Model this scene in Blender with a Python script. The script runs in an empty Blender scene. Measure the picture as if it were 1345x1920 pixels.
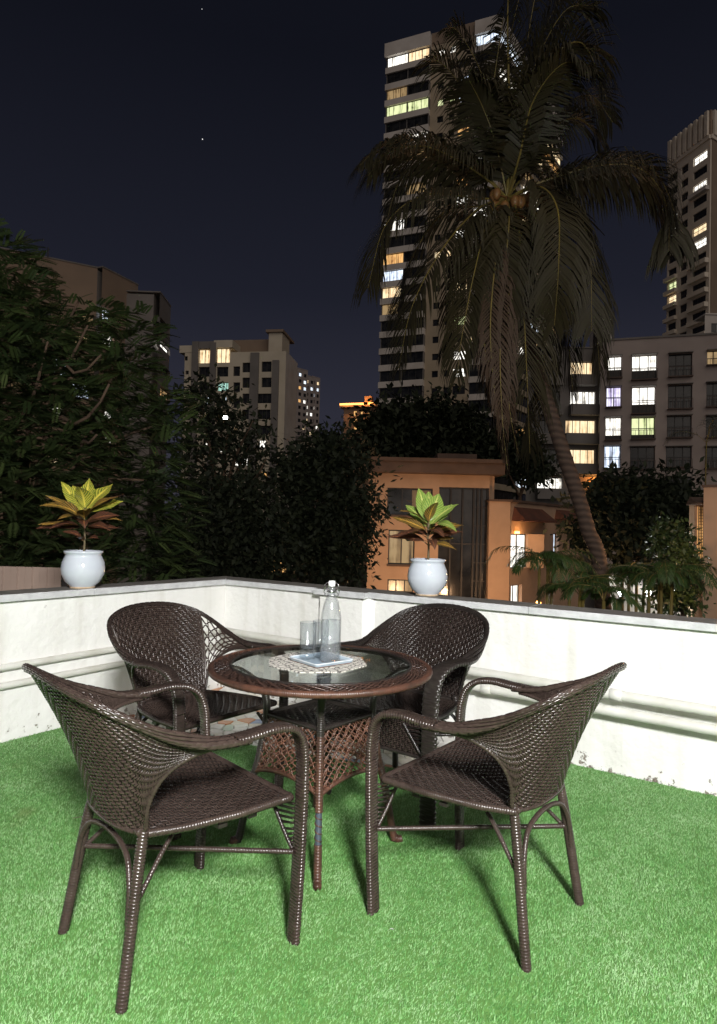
import bpy, math, random
import numpy as np
from mathutils import Vector, Matrix

random.seed(7)
RNG = np.random.default_rng(11)
R = math.radians
SC = bpy.context.scene
COL = SC.collection

# ------------------------------------------------------------------ camera
CAM_H, F_PX, PITCH, ROLL = 1.25, 1208.4, 0.0249, 0.0238      # photograph is 1345 x 1920
cam_d = bpy.data.cameras.new("camera")
cam = bpy.data.objects.new("camera", cam_d)
COL.objects.link(cam)
cam_d.sensor_fit = 'VERTICAL'
cam_d.sensor_height = 36.0
cam_d.lens = 36.0 * F_PX / 1920.0
cam_d.clip_start = 0.05
cam_d.clip_end = 4000.0
cam.matrix_world = (Matrix.Translation((0, 0, CAM_H)) @ Matrix.Rotation(math.pi / 2 + PITCH, 4, 'X')
                    @ Matrix.Rotation(ROLL, 4, 'Z'))
SC.camera = cam

# ------------------------------------------------------------------ night sky
world = bpy.data.worlds.new("World")
SC.world = world
world.use_nodes = True
wn, wl = world.node_tree.nodes, world.node_tree.links
wn.clear()
w_out = wn.new("ShaderNodeOutputWorld")
w_bg = wn.new("ShaderNodeBackground")
w_tc = wn.new("ShaderNodeTexCoord")
w_sep = wn.new("ShaderNodeSeparateXYZ")
w_ramp = wn.new("ShaderNodeValToRGB")
wl.new(w_tc.outputs["Generated"], w_sep.inputs[0])
wl.new(w_sep.outputs["Z"], w_ramp.inputs[0])
wl.new(w_ramp.outputs[0], w_bg.inputs["Color"])
wl.new(w_bg.outputs[0], w_out.inputs["Surface"])
w_bg.inputs["Strength"].default_value = 1.0
cr = w_ramp.color_ramp
cr.elements[0].position = 0.0
cr.elements[0].color = (0.046, 0.044, 0.060, 1)
cr.elements[1].position = 1.0
cr.elements[1].color = (0.0035, 0.0041, 0.0070, 1)
for p, c in ((0.16, (0.026, 0.0265, 0.040)), (0.34, (0.0125, 0.0136, 0.0225)), (0.60, (0.0056, 0.0063, 0.0108))):
    e = cr.elements.new(p)
    e.color = (*c, 1)

# ------------------------------------------------------------------ lights
def light(name, kind, loc, energy, color, size=0.2, rot=None):
    d = bpy.data.lights.new(name, kind)
    d.energy = energy
    d.color = color
    if kind == 'SUN':
        d.angle = size
    elif kind == 'AREA':
        d.shape = 'DISK'
        d.size = size
    else:
        d.shadow_soft_size = size
    o = bpy.data.objects.new(name, d)
    COL.objects.link(o)
    o.location = loc
    if rot is not None:
        o.rotation_euler = rot
    return o

# glow of the city over everything (very weak, very soft)
light("city_glow", 'SUN', (0, 0, 50), 0.60, (1.0, 0.88, 0.76), R(70), (R(58), 0, R(14)))
# unseen flash-like key light behind the camera that lights the terrace
light("terrace_key_light", 'POINT', (0.70, -1.9, 2.95), 2180.0, (1.0, 0.99, 0.975), 0.30)

SC.view_settings.view_transform = 'Standard'
SC.view_settings.look = 'None'
SC.view_settings.exposure = 0.0
SC.view_settings.gamma = 1.0
SC.view_settings.use_curve_mapping = False
SC.render.engine = 'CYCLES'
SC.cycles.use_denoising = True
SC.cycles.max_bounces = 10
SC.cycles.transparent_max_bounces = 16
SC.cycles.sample_clamp_indirect = 6.0

# ------------------------------------------------------------------ material helpers
def new_mat(name):
    m = bpy.data.materials.new(name)
    m.use_nodes = True
    nt = m.node_tree
    b = nt.nodes["Principled BSDF"]
    return m, nt, b

def ramp(nt, stops):
    r = nt.nodes.new("ShaderNodeValToRGB")
    els = r.color_ramp.elements
    els[0].position, els[0].color = stops[0][0], (*stops[0][1], 1)
    els[1].position, els[1].color = stops[-1][0], (*stops[-1][1], 1)
    for p, c in stops[1:-1]:
        e = els.new(p)
        e.color = (*c, 1)
    return r

def noise(nt, scale, detail=4.0, rough=0.55, coord="Object"):
    tc = nt.nodes.new("ShaderNodeTexCoord")
    n = nt.nodes.new("ShaderNodeTexNoise")
    n.inputs["Scale"].default_value = scale
    n.inputs["Detail"].default_value = detail
    n.inputs["Roughness"].default_value = rough
    nt.links.new(tc.outputs[coord], n.inputs["Vector"])
    return n

def surf(name, c1, c2=None, rough=0.6, scale=8.0, bump=0.0, bscale=40.0, spec=0.5, metal=0.0, coat=0.0, rvar=0.0):
    """plain procedural surface: two close colours mixed by noise, fine bump"""
    m, nt, b = new_mat(name)
    L = nt.links
    c2 = c2 or tuple(x * 0.8 for x in c1)
    n = noise(nt, scale)
    r = ramp(nt, [(0.3, c2), (0.7, c1)])
    L.new(n.outputs["Fac"], r.inputs[0])
    L.new(r.outputs[0], b.inputs["Base Color"])
    b.inputs["Roughness"].default_value = rough
    b.inputs["Specular IOR Level"].default_value = spec
    b.inputs["Metallic"].default_value = metal
    b.inputs["Coat Weight"].default_value = coat
    if rvar:
        mr = nt.nodes.new("ShaderNodeMapRange")
        mr.inputs["To Min"].default_value = rough - rvar
        mr.inputs["To Max"].default_value = rough + rvar
        L.new(n.outputs["Fac"], mr.inputs["Value"])
        L.new(mr.outputs[0], b.inputs["Roughness"])
    if bump:
        n2 = noise(nt, bscale, 5.0)
        bp = nt.nodes.new("ShaderNodeBump")
        bp.inputs["Strength"].default_value = bump
        bp.inputs["Distance"].default_value = 0.01
        L.new(n2.outputs["Fac"], bp.inputs["Height"])
        L.new(bp.outputs[0], b.inputs["Normal"])
    return m

def math_node(nt, op, a=None, b=None):
    n = nt.nodes.new("ShaderNodeMath")
    n.operation = op
    for i, x in enumerate((a, b)):
        if x is None:
            continue
        if isinstance(x, (int, float)):
            n.inputs[i].default_value = x
        else:
            nt.links.new(x, n.inputs[i])
    return n.outputs[0]

M = {}

# wicker: dark brown plastic cane, light and dark strands
def wicker(name, ca, cb, rough):
    m, nt, b = new_mat(name)
    n = noise(nt, 55.0, 3.0)
    n2 = noise(nt, 6.0, 3.0)
    add = math_node(nt, 'ADD', math_node(nt, 'MULTIPLY', n.outputs["Fac"], 0.5), math_node(nt, 'MULTIPLY', n2.outputs["Fac"], 0.5))
    r = ramp(nt, [(0.35, cb), (0.65, ca)])
    nt.links.new(add, r.inputs[0])
    nt.links.new(r.outputs[0], b.inputs["Base Color"])
    b.inputs["Roughness"].default_value = rough
    b.inputs["Specular IOR Level"].default_value = 0.5
    n3 = noise(nt, 260.0, 2.0)
    bp = nt.nodes.new("ShaderNodeBump")
    bp.inputs["Strength"].default_value = 0.15
    bp.inputs["Distance"].default_value = 0.002
    nt.links.new(n3.outputs["Fac"], bp.inputs["Height"])
    nt.links.new(bp.outputs[0], b.inputs["Normal"])
    return m
M['wicker'] = wicker("brown_wicker", (0.056, 0.039, 0.032), (0.028, 0.019, 0.016), 0.27)
M['wicker_dark'] = wicker("dark_wicker", (0.038, 0.027, 0.023), (0.020, 0.014, 0.012), 0.26)
M['wicker_black'] = wicker("black_wicker", (0.030, 0.024, 0.021), (0.014, 0.011, 0.010), 0.3)
M['wicker_copper'] = wicker("copper_wicker", (0.105, 0.047, 0.030), (0.032, 0.019, 0.015), 0.36)
M['wicker_rim'] = wicker("rim_wicker", (0.070, 0.038, 0.028), (0.022, 0.014, 0.012), 0.28)
M['wicker_skirt'] = wicker("skirt_wicker", (0.165, 0.072, 0.044), (0.060, 0.032, 0.023), 0.36)
M['lining'] = surf("dark_lining", (0.030, 0.021, 0.017), (0.018, 0.013, 0.011), 0.95, 40, spec=0.1)
M['cane_raw'] = wicker("raw_cane", (0.22, 0.16, 0.11), (0.07, 0.05, 0.04), 0.6)
M['bare_metal'] = surf("bare_metal", (0.09, 0.11, 0.14), (0.06, 0.075, 0.10), 0.4, 30, metal=0.3)

# painted plaster of the parapet; flaking and damp spots near its foot
def plaster(name):
    m, nt, b = new_mat(name)
    L = nt.links
    tc = nt.nodes.new("ShaderNodeTexCoord")
    n1 = noise(nt, 2.2, 5.0)
    base = ramp(nt, [(0.3, (0.74, 0.74, 0.71)), (0.7, (0.82, 0.82, 0.80))])
    L.new(n1.outputs["Fac"], base.inputs[0])
    sep = nt.nodes.new("ShaderNodeSeparateXYZ")
    L.new(tc.outputs["Object"], sep.inputs[0])
    lowm = nt.nodes.new("ShaderNodeMapRange")
    lowm.inputs["From Min"].default_value = 0.0
    lowm.inputs["From Max"].default_value = 0.17
    lowm.inputs["To Min"].default_value = 1.0
    lowm.inputs["To Max"].default_value = 0.0
    L.new(sep.outputs["Z"], lowm.inputs["Value"])
    n2 = noise(nt, 22.0, 6.0, 0.7)
    s = math_node(nt, 'ADD', math_node(nt, 'MULTIPLY', lowm.outputs[0], 0.17), n2.outputs["Fac"])
    flake = ramp(nt, [(0.70, (0, 0, 0)), (0.735, (1, 1, 1))])
    L.new(s, flake.inputs[0])
    n3 = noise(nt, 60.0, 3.0)
    under = ramp(nt, [(0.3, (0.10, 0.075, 0.05)), (0.7, (0.36, 0.33, 0.29))])
    L.new(n3.outputs["Fac"], under.inputs[0])
    mix = nt.nodes.new("ShaderNodeMix")
    mix.data_type = 'RGBA'
    L.new(flake.outputs[0], mix.inputs[0])
    L.new(base.outputs[0], mix.inputs[6])
    L.new(under.outputs[0], mix.inputs[7])
    mp = nt.nodes.new("ShaderNodeMapping")               # faint rain streaks
    mp.inputs["Scale"].default_value = (9.0, 9.0, 0.55)
    L.new(tc.outputs["Object"], mp.inputs["Vector"])
    ns = nt.nodes.new("ShaderNodeTexNoise")
    ns.inputs["Scale"].default_value = 1.0
    ns.inputs["Detail"].default_value = 5
    L.new(mp.outputs[0], ns.inputs["Vector"])
    sr = ramp(nt, [(0.52, (1, 1, 1)), (0.78, (0.72, 0.70, 0.65))])
    L.new(ns.outputs["Fac"], sr.inputs[0])
    mul = nt.nodes.new("ShaderNodeMix")
    mul.data_type = 'RGBA'
    mul.blend_type = 'MULTIPLY'
    mul.inputs[0].default_value = 0.6
    L.new(mix.outputs[2], mul.inputs[6])
    L.new(sr.outputs[0], mul.inputs[7])
    L.new(mul.outputs[2], b.inputs["Base Color"])
    b.inputs["Roughness"].default_value = 0.75
    b.inputs["Specular IOR Level"].default_value = 0.3
    nb = noise(nt, 16.0, 6.0, 0.6)
    nb2 = noise(nt, 4.0, 3.0)
    hh = math_node(nt, 'ADD', nb.outputs["Fac"], nb2.outputs["Fac"])
    hh = math_node(nt, 'SUBTRACT', hh, math_node(nt, 'MULTIPLY', flake.outputs[0], 0.6))
    bp = nt.nodes.new("ShaderNodeBump")
    bp.inputs["Strength"].default_value = 0.5
    bp.inputs["Distance"].default_value = 0.014
    L.new(hh, bp.inputs["Height"])
    L.new(bp.outputs[0], b.inputs["Normal"])
    return m
M['plaster'] = plaster("white_plaster")
M['coping'] = surf("coping_stone", (0.20, 0.185, 0.165), (0.12, 0.11, 0.10), 0.6, 9.0, 0.3, 50)
M['coping_edge'] = surf("coping_edge", (0.62, 0.63, 0.64), (0.46, 0.47, 0.48), 0.55, 14.0, 0.3, 60)
M['pipe'] = surf("grey_pvc", (0.66, 0.66, 0.62), (0.50, 0.49, 0.43), 0.45, 5.0, 0.1, 30)
M['grout'] = surf("grout", (0.26, 0.24, 0.21), (0.17, 0.155, 0.135), 0.8, 20, 0.4, 80)
M['turf'] = surf("turf_backing", (0.12, 0.26, 0.060), (0.08, 0.19, 0.04), 0.9, 30)

# glazed shards
for k, c in dict(cream=(0.62, 0.58, 0.50), white=(0.70, 0.69, 0.66), grey=(0.42, 0.40, 0.37), brick=(0.36, 0.13, 0.06),
                 orange=(0.55, 0.22, 0.07), blue=(0.14, 0.22, 0.42), brown=(0.22, 0.13, 0.08), mint=(0.45, 0.55, 0.46)).items():
    M['shard_' + k] = surf("shard_" + k, c, tuple(x * 0.82 for x in c), 0.28, 25)

# artificial grass blades: each blade carries a random value for its shade
def grass_mat():
    m, nt, b = new_mat("grass_blades")
    L = nt.links
    at = nt.nodes.new("ShaderNodeAttribute")
    at.attribute_name = "rnd"
    n1 = noise(nt, 1.7, 4.0, 0.6)
    n2 = noise(nt, 9.0, 3.0, 0.6)
    v = math_node(nt, 'ADD', math_node(nt, 'MULTIPLY', at.outputs["Fac"], 0.30),
                  math_node(nt, 'ADD', math_node(nt, 'MULTIPLY', n1.outputs["Fac"], 0.46), math_node(nt, 'MULTIPLY', n2.outputs["Fac"], 0.24)))
    r = ramp(nt, [(0.28, (0.036, 0.145, 0.024)), (0.42, (0.105, 0.300, 0.070)), (0.54, (0.215, 0.450, 0.155)), (0.70, (0.390, 0.590, 0.310))])
    L.new(v, r.inputs[0])
    # a few brown worn spots
    n3 = noise(nt, 3.1, 2.0)
    sp = ramp(nt, [(0.66, (0, 0, 0)), (0.76, (1, 1, 1))])
    L.new(n3.outputs["Fac"], sp.inputs[0])
    mix = nt.nodes.new("ShaderNodeMix")
    mix.data_type = 'RGBA'
    L.new(math_node(nt, 'MULTIPLY', sp.outputs[0], 0.45), mix.inputs[0])
    L.new(r.outputs[0], mix.inputs[6])
    mix.inputs[7].default_value = (0.16, 0.13, 0.05, 1)
    L.new(mix.outputs[2], b.inputs["Base Color"])
    geo = nt.nodes.new("ShaderNodeNewGeometry")          # dense pile: blades shade partly like the pile's surface
    vm = nt.nodes.new("ShaderNodeMix")
    vm.data_type = 'VECTOR'
    vm.inputs[0].default_value = 0.64
    L.new(geo.outputs["Normal"], vm.inputs[4])
    vm.inputs[5].default_value = (0, 0, 1)
    nn = nt.nodes.new("ShaderNodeVectorMath")
    nn.operation = 'NORMALIZE'
    L.new(vm.outputs[1], nn.inputs[0])
    L.new(nn.outputs[0], b.inputs["Normal"])
    b.inputs["Roughness"].default_value = 0.38
    b.inputs["Specular IOR Level"].default_value = 0.55
    return m
M['grass'] = grass_mat()

# thin clear glass (window and table panes, tumblers)
def thin_glass(name, tint, ior=1.45, rough=0.02, haze=0.0, hcol=(0.8, 0.85, 0.9)):
    m, nt, b = new_mat(name)
    nt.nodes.remove(b)
    out = nt.nodes["Material Output"]
    tr = nt.nodes.new("ShaderNodeBsdfTransparent")
    tr.inputs[0].default_value = (*tint, 1)
    gl = nt.nodes.new("ShaderNodeBsdfGlossy")
    gl.inputs["Roughness"].default_value = rough
    fr = nt.nodes.new("ShaderNodeFresnel")
    geo = nt.nodes.new("ShaderNodeNewGeometry")
    ex = math_node(nt, 'SUBTRACT', 1.0, math_node(nt, 'MULTIPLY', geo.outputs["Backfacing"], 2.0))
    nt.links.new(math_node(nt, 'POWER', ior, ex), fr.inputs["IOR"])      # same reflectance from either side of the sheet
    mx = nt.nodes.new("ShaderNodeMixShader")
    nt.links.new(fr.outputs[0], mx.inputs[0])
    if haze:
        di = nt.nodes.new("ShaderNodeBsdfTranslucent")
        di.inputs[0].default_value = (*hcol, 1)
        d2 = nt.nodes.new("ShaderNodeBsdfDiffuse")
        d2.inputs[0].default_value = (*hcol, 1)
        m0 = nt.nodes.new("ShaderNodeMixShader")
        nt.links.new(di.outputs[0], m0.inputs[1])
        nt.links.new(d2.outputs[0], m0.inputs[2])
        m1 = nt.nodes.new("ShaderNodeMixShader")
        m1.inputs[0].default_value = haze
        nt.links.new(tr.outputs[0], m1.inputs[1])
        nt.links.new(m0.outputs[0], m1.inputs[2])
        nt.links.new(m1.outputs[0], mx.inputs[1])
    else:
        nt.links.new(tr.outputs[0], mx.inputs[1])
    nt.links.new(gl.outputs[0], mx.inputs[2])
    nt.links.new(mx.outputs[0], out.inputs["Surface"])
    return m
M['table_glass'] = thin_glass("table_glass", (0.92, 0.95, 0.93), 1.5)
M['tumbler'] = thin_glass("tumbler_glass", (0.91, 0.925, 0.935), 1.6, 0.03, 0.04)

def solid_glass(name, col, ior, rough):
    m, nt, b = new_mat(name)
    b.inputs["Base Color"].default_value = (*col, 1)
    b.inputs["Transmission Weight"].default_value = 1.0
    b.inputs["IOR"].default_value = ior
    b.inputs["Roughness"].default_value = rough
    return m
M['bottle_glass'] = thin_glass("bottle_glass", (0.955, 0.965, 0.97), 1.65, 0.07, 0.09, (0.88, 0.89, 0.90))
M['water'] = thin_glass("water", (0.93, 0.95, 0.965), 1.25, 0.06, 0.03, (0.78, 0.81, 0.84))
M['stopper'] = surf("white_ceramic", (0.75, 0.75, 0.74), (0.68, 0.68, 0.67), 0.3)
M['wire'] = surf("steel_wire", (0.55, 0.55, 0.55), (0.42, 0.42, 0.42), 0.25, 30, metal=1.0)
M['tray'] = surf("blue_glaze", (0.40, 0.48, 0.54), (0.29, 0.38, 0.46), 0.2, 12, spec=0.6)
M['tray_rim'] = surf("white_glaze", (0.66, 0.70, 0.73), (0.52, 0.58, 0.63), 0.2, 18)
M['tray_foot'] = surf("brown_clay", (0.16, 0.085, 0.05), (0.09, 0.05, 0.03), 0.6, 30)
M['pot'] = surf("white_pot_glaze", (0.60, 0.64, 0.70), (0.52, 0.57, 0.64), 0.13, 5, coat=0.4)
M['pot_foot'] = surf("bare_clay", (0.55, 0.43, 0.30), (0.36, 0.27, 0.18), 0.7, 30)
M['soil'] = surf("soil", (0.05, 0.035, 0.025), (0.025, 0.018, 0.012), 0.95, 40, 0.6, 90)

# woven paper placemat: white with a black straw hatch
def placemat_mat():
    m, nt, b = new_mat("placemat_weave")
    L = nt.links
    tc = nt.nodes.new("ShaderNodeTexCoord")
    def lines(rot, scale, dist):
        mp = nt.nodes.new("ShaderNodeMapping")
        mp.inputs["Rotation"].default_value = (0, 0, rot)
        L.new(tc.outputs["Object"], mp.inputs["Vector"])
        w = nt.nodes.new("ShaderNodeTexWave")
        w.inputs["Scale"].default_value = scale
        w.inputs["Distortion"].default_value = dist
        w.inputs["Detail"].default_value = 3
        w.inputs["Detail Scale"].default_value = 2.5
        L.new(mp.outputs[0], w.inputs["Vector"])
        rr = ramp(nt, [(0.01, (1, 1, 1)), (0.075, (0, 0, 0))])
        L.new(w.outputs["Fac"], rr.inputs[0])
        return rr.outputs[0]
    a = lines(0.5, 13, 5)
    c = lines(1.9, 10, 6)
    d = lines(-0.5, 11, 6)
    mx = math_node(nt, 'MAXIMUM', math_node(nt, 'MAXIMUM', a, c), d)
    mix = nt.nodes.new("ShaderNodeMix")
    mix.data_type = 'RGBA'
    L.new(mx, mix.inputs[0])
    mix.inputs[6].default_value = (0.66, 0.63, 0.57, 1)
    mix.inputs[7].default_value = (0.05, 0.042, 0.038, 1)
    L.new(mix.outputs[2], b.inputs["Base Color"])
    b.inputs["Roughness"].default_value = 0.8
    bp = nt.nodes.new("ShaderNodeBump")
    bp.inputs["Strength"].default_value = 0.4
    bp.inputs["Distance"].default_value = 0.002
    L.new(mx, bp.inputs["Height"])
    L.new(bp.outputs[0], b.inputs["Normal"])
    return m
M['placemat'] = placemat_mat()

# croton leaves: blade colour with paler midrib and side veins (by the leaf's own uv)
def croton(name, blade, blade2, vein, vw=0.5):
    m, nt, b = new_mat(name)
    L = nt.links
    uv = nt.nodes.new("ShaderNodeUVMap")
    sep = nt.nodes.new("ShaderNodeSeparateXYZ")
    L.new(uv.outputs[0], sep.inputs[0])
    ax = math_node(nt, 'ABSOLUTE', math_node(nt, 'SUBTRACT', sep.outputs["X"], 0.5))
    # veins: y*freq - |x|*slant
    ph = math_node(nt, 'SUBTRACT', math_node(nt, 'MULTIPLY', sep.outputs["Y"], 10.0), math_node(nt, 'MULTIPLY', ax, 6.0))
    fr = math_node(nt, 'PINGPONG', ph, 0.5)
    vr = ramp(nt, [(0.05, (1, 1, 1)), (0.05 + 0.16 * vw, (0, 0, 0))])
    L.new(fr, vr.inputs[0])
    mr = ramp(nt, [(0.03, (1, 1, 1)), (0.03 + 0.07 * vw, (0, 0, 0))])
    L.new(ax, mr.inputs[0])
    vm = math_node(nt, 'MAXIMUM', vr.outputs[0], mr.outputs[0])
    n = noise(nt, 30.0, 3.0)
    br = ramp(nt, [(0.35, blade2), (0.65, blade)])
    L.new(n.outputs["Fac"], br.inputs[0])
    mix = nt.nodes.new("ShaderNodeMix")
    mix.data_type = 'RGBA'
    L.new(vm, mix.inputs[0])
    L.new(br.outputs[0], mix.inputs[6])
    mix.inputs[7].default_value = (*vein, 1)
    L.new(mix.outputs[2], b.inputs["Base Color"])
    b.inputs["Roughness"].default_value = 0.3
    b.inputs["Specular IOR Level"].default_value = 0.5
    return m
M['croton_yellow'] = croton("croton_yellow", (0.20, 0.21, 0.025), (0.07, 0.13, 0.02), (0.62, 0.52, 0.08), 1.0)
M['croton_green'] = croton("croton_green", (0.10, 0.20, 0.030), (0.15, 0.24, 0.04), (0.46, 0.50, 0.14), 0.6)
M['croton_orange'] = croton("croton_orange", (0.060, 0.034, 0.014), (0.040, 0.040, 0.014), (0.50, 0.28, 0.05), 0.6)
M['croton_red'] = croton("croton_red", (0.030, 0.016, 0.012), (0.045, 0.020, 0.015), (0.24, 0.09, 0.04), 0.35)
M['stem'] = surf("green_brown_stem", (0.17, 0.13, 0.06), (0.09, 0.07, 0.04), 0.7, 40)

# foliage, bark
def foliage(name, ca, cb, rough=0.5, scale=1.2):
    m, nt, b = new_mat(name)
    L = nt.links
    at = nt.nodes.new("ShaderNodeAttribute")
    at.attribute_name = "rnd"
    n = noise(nt, scale, 4.0)
    v = math_node(nt, 'ADD', math_node(nt, 'MULTIPLY', at.outputs["Fac"], 0.5), math_node(nt, 'MULTIPLY', n.outputs["Fac"], 0.5))
    r = ramp(nt, [(0.25, cb), (0.75, ca)])
    L.new(v, r.inputs[0])
    L.new(r.outputs[0], b.inputs["Base Color"])
    b.inputs["Roughness"].default_value = rough
    return m
M['leaf_feather'] = foliage("feathery_leaf", (0.062, 0.092, 0.022), (0.022, 0.042, 0.012), 0.65)
M['leaf_dark'] = foliage("dark_leaf", (0.026, 0.036, 0.013), (0.010, 0.017, 0.007), 0.75)
M['leaf_mid'] = foliage("mid_leaf", (0.050, 0.085, 0.025), (0.022, 0.045, 0.014), 0.5)
M['leaf_areca'] = foliage("areca_leaf", (0.10, 0.15, 0.030), (0.040, 0.075, 0.016), 0.45)
M['palm_leaf'] = foliage("palm_leaflet", (0.074, 0.052, 0.013), (0.026, 0.021, 0.007), 0.6, 0.8)
M['palm_dead'] = foliage("dead_palm_leaflet", (0.105, 0.056, 0.027), (0.050, 0.028, 0.014), 0.7, 0.8)
M['palm_rachis'] = surf("palm_rachis", (0.22, 0.16, 0.035), (0.13, 0.10, 0.03), 0.5, 3)
M['coconut'] = surf("coconut_husk", (0.26, 0.12, 0.035), (0.14, 0.07, 0.025), 0.5, 6)
M['bark'] = surf("bark", (0.15, 0.095, 0.060), (0.075, 0.048, 0.032), 0.9, 3, 0.5, 14)

def palm_bark():
    m, nt, b = new_mat("palm_bark")
    tc = nt.nodes.new("ShaderNodeTexCoord")
    w = nt.nodes.new("ShaderNodeTexWave")
    w.bands_direction = 'Z'
    w.inputs["Scale"].default_value = 2.6
    w.inputs["Distortion"].default_value = 2.5
    w.inputs["Detail"].default_value = 3
    nt.links.new(tc.outputs["Object"], w.inputs["Vector"])
    r = ramp(nt, [(0.1, (0.055, 0.034, 0.024)), (0.5, (0.085, 0.052, 0.036)), (0.9, (0.098, 0.062, 0.044))])
    nt.links.new(w.outputs["Fac"], r.inputs[0])
    nt.links.new(r.outputs[0], b.inputs["Base Color"])
    b.inputs["Roughness"].default_value = 0.85
    bp = nt.nodes.new("ShaderNodeBump")
    bp.inputs["Strength"].default_value = 0.5
    bp.inputs["Distance"].default_value = 0.03
    nt.links.new(w.outputs["Fac"], bp.inputs["Height"])
    nt.links.new(bp.outputs[0], b.inputs["Normal"])
    return m
M['palm_bark'] = palm_bark()

# buildings
M['ground'] = surf("dark_ground", (0.06, 0.055, 0.045), (0.03, 0.03, 0.022), 0.95, 0.2)
M['hill'] = surf("hill_scrub", (0.06, 0.055, 0.045), (0.035, 0.034, 0.028), 0.95, 0.05)
M['conc_white'] = surf("painted_white_concrete", (0.68, 0.63, 0.58), (0.54, 0.49, 0.44), 0.8, 0.35)
M['conc_beige'] = surf("beige_render", (0.48, 0.39, 0.28), (0.38, 0.31, 0.22), 0.85, 0.3)
M['conc_pink'] = surf("pinkish_grey_render", (0.42, 0.36, 0.335), (0.33, 0.28, 0.26), 0.85, 0.3)
M['conc_grey'] = surf("grey_render", (0.22, 0.20, 0.19), (0.16, 0.15, 0.14), 0.85, 0.3)
M['conc_cream'] = surf("cream_render", (0.66, 0.59, 0.47), (0.53, 0.47, 0.37), 0.85, 0.25)
M['conc_pale'] = surf("pale_cream_render", (0.82, 0.73, 0.61), (0.66, 0.58, 0.48), 0.85, 0.25)
M['conc_tan'] = surf("tan_render", (0.30, 0.22, 0.16), (0.23, 0.17, 0.125), 0.85, 0.25)
M['villa'] = surf("apricot_render", (0.60, 0.40, 0.27), (0.50, 0.33, 0.22), 0.85, 0.9, 0.2, 8)
M['villa_dark'] = surf("brown_cornice", (0.15, 0.095, 0.07), (0.10, 0.065, 0.05), 0.85, 0.9)
M['rooftile'] = surf("brown_roof_tile", (0.20, 0.075, 0.045), (0.11, 0.045, 0.03), 0.8, 2.0, 0.5, 12)
M['frame_dark'] = surf("dark_frame", (0.035, 0.030, 0.028), (0.02, 0.018, 0.017), 0.5, 3)
M['frame_white'] = surf("pale_frame", (0.55, 0.54, 0.52), (0.42, 0.41, 0.40), 0.6, 3)
M['grille'] = surf("rusty_grille", (0.10, 0.06, 0.045), (0.05, 0.035, 0.03), 0.7, 6)
M['sheet_fence'] = surf("brown_sheet", (0.36, 0.27, 0.22), (0.27, 0.20, 0.165), 0.55, 1.5, 0.1, 30)
M['fabric_curtain'] = surf("curtain", (0.36, 0.31, 0.23), (0.24, 0.2, 0.15), 0.9, 1.5)

def pane_dark():
    m, nt, b = new_mat("dark_pane")
    n = noise(nt, 1.1, 2.0)
    r = ramp(nt, [(0.35, (0.010, 0.011, 0.013)), (0.7, (0.035, 0.036, 0.038))])
    nt.links.new(n.outputs["Fac"], r.inputs[0])
    nt.links.new(r.outputs[0], b.inputs["Base Color"])
    b.inputs["Roughness"].default_value = 0.12
    return m
M['pane_dark'] = pane_dark()

def pane_lit(name, ca, cb, strength, fold=2.2):
    """a lit room seen through glass: curtains in folds, darker furniture low down"""
    m, nt, b = new_mat(name)
    L = nt.links
    geo = nt.nodes.new("ShaderNodeNewGeometry")
    w = nt.nodes.new("ShaderNodeTexNoise")
    mp = nt.nodes.new("ShaderNodeMapping")
    mp.inputs["Scale"].default_value = (fold, fold, 0.12)
    L.new(geo.outputs["Position"], mp.inputs["Vector"])
    L.new(mp.outputs[0], w.inputs["Vector"])
    w.inputs["Scale"].default_value = 1.6
    w.inputs["Detail"].default_value = 3
    n = nt.nodes.new("ShaderNodeTexNoise")
    L.new(geo.outputs["Position"], n.inputs["Vector"])
    n.inputs["Scale"].default_value = 1.3
    n.inputs["Detail"].default_value = 2
    v = math_node(nt, 'ADD', math_node(nt, 'MULTIPLY', w.outputs["Fac"], 0.72), math_node(nt, 'MULTIPLY', n.outputs["Fac"], 0.28))
    r = ramp(nt, [(0.36, tuple(x * 0.22 for x in cb)), (0.43, cb), (0.53, ca)])
    L.new(v, r.inputs[0])
    L.new(r.outputs[0], b.inputs["Emission Color"])
    b.inputs["Emission Strength"].default_value = strength
    b.inputs["Base Color"].default_value = (0.05, 0.05, 0.05, 1)
    b.inputs["Roughness"].default_value = 0.2
    return m
M['lit_white'] = pane_lit("lit_white", (1.0, 0.97, 0.90), (0.70, 0.66, 0.58), 1.8)
M['lit_warm'] = pane_lit("lit_warm", (1.0, 0.80, 0.50), (0.75, 0.50, 0.26), 1.3)
M['lit_cool'] = pane_lit("lit_cool", (0.80, 0.90, 1.0), (0.45, 0.52, 0.66), 1.6)
M['lit_lime'] = pane_lit("lit_lime", (0.86, 0.92, 0.50), (0.50, 0.58, 0.26), 1.1)
M['lit_amber'] = pane_lit("lit_amber", (1.0, 0.56, 0.20), (0.62, 0.30, 0.10), 1.0)
M['lit_dimwarm'] = pane_lit("lit_dimwarm", (0.62, 0.42, 0.20), (0.34, 0.21, 0.09), 0.6)
M['lit_teal'] = pane_lit("lit_teal", (0.55, 0.95, 0.80), (0.28, 0.52, 0.44), 0.9)
M['lit_violet'] = pane_lit("lit_violet", (0.84, 0.80, 1.0), (0.42, 0.36, 0.60), 1.4)

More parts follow.
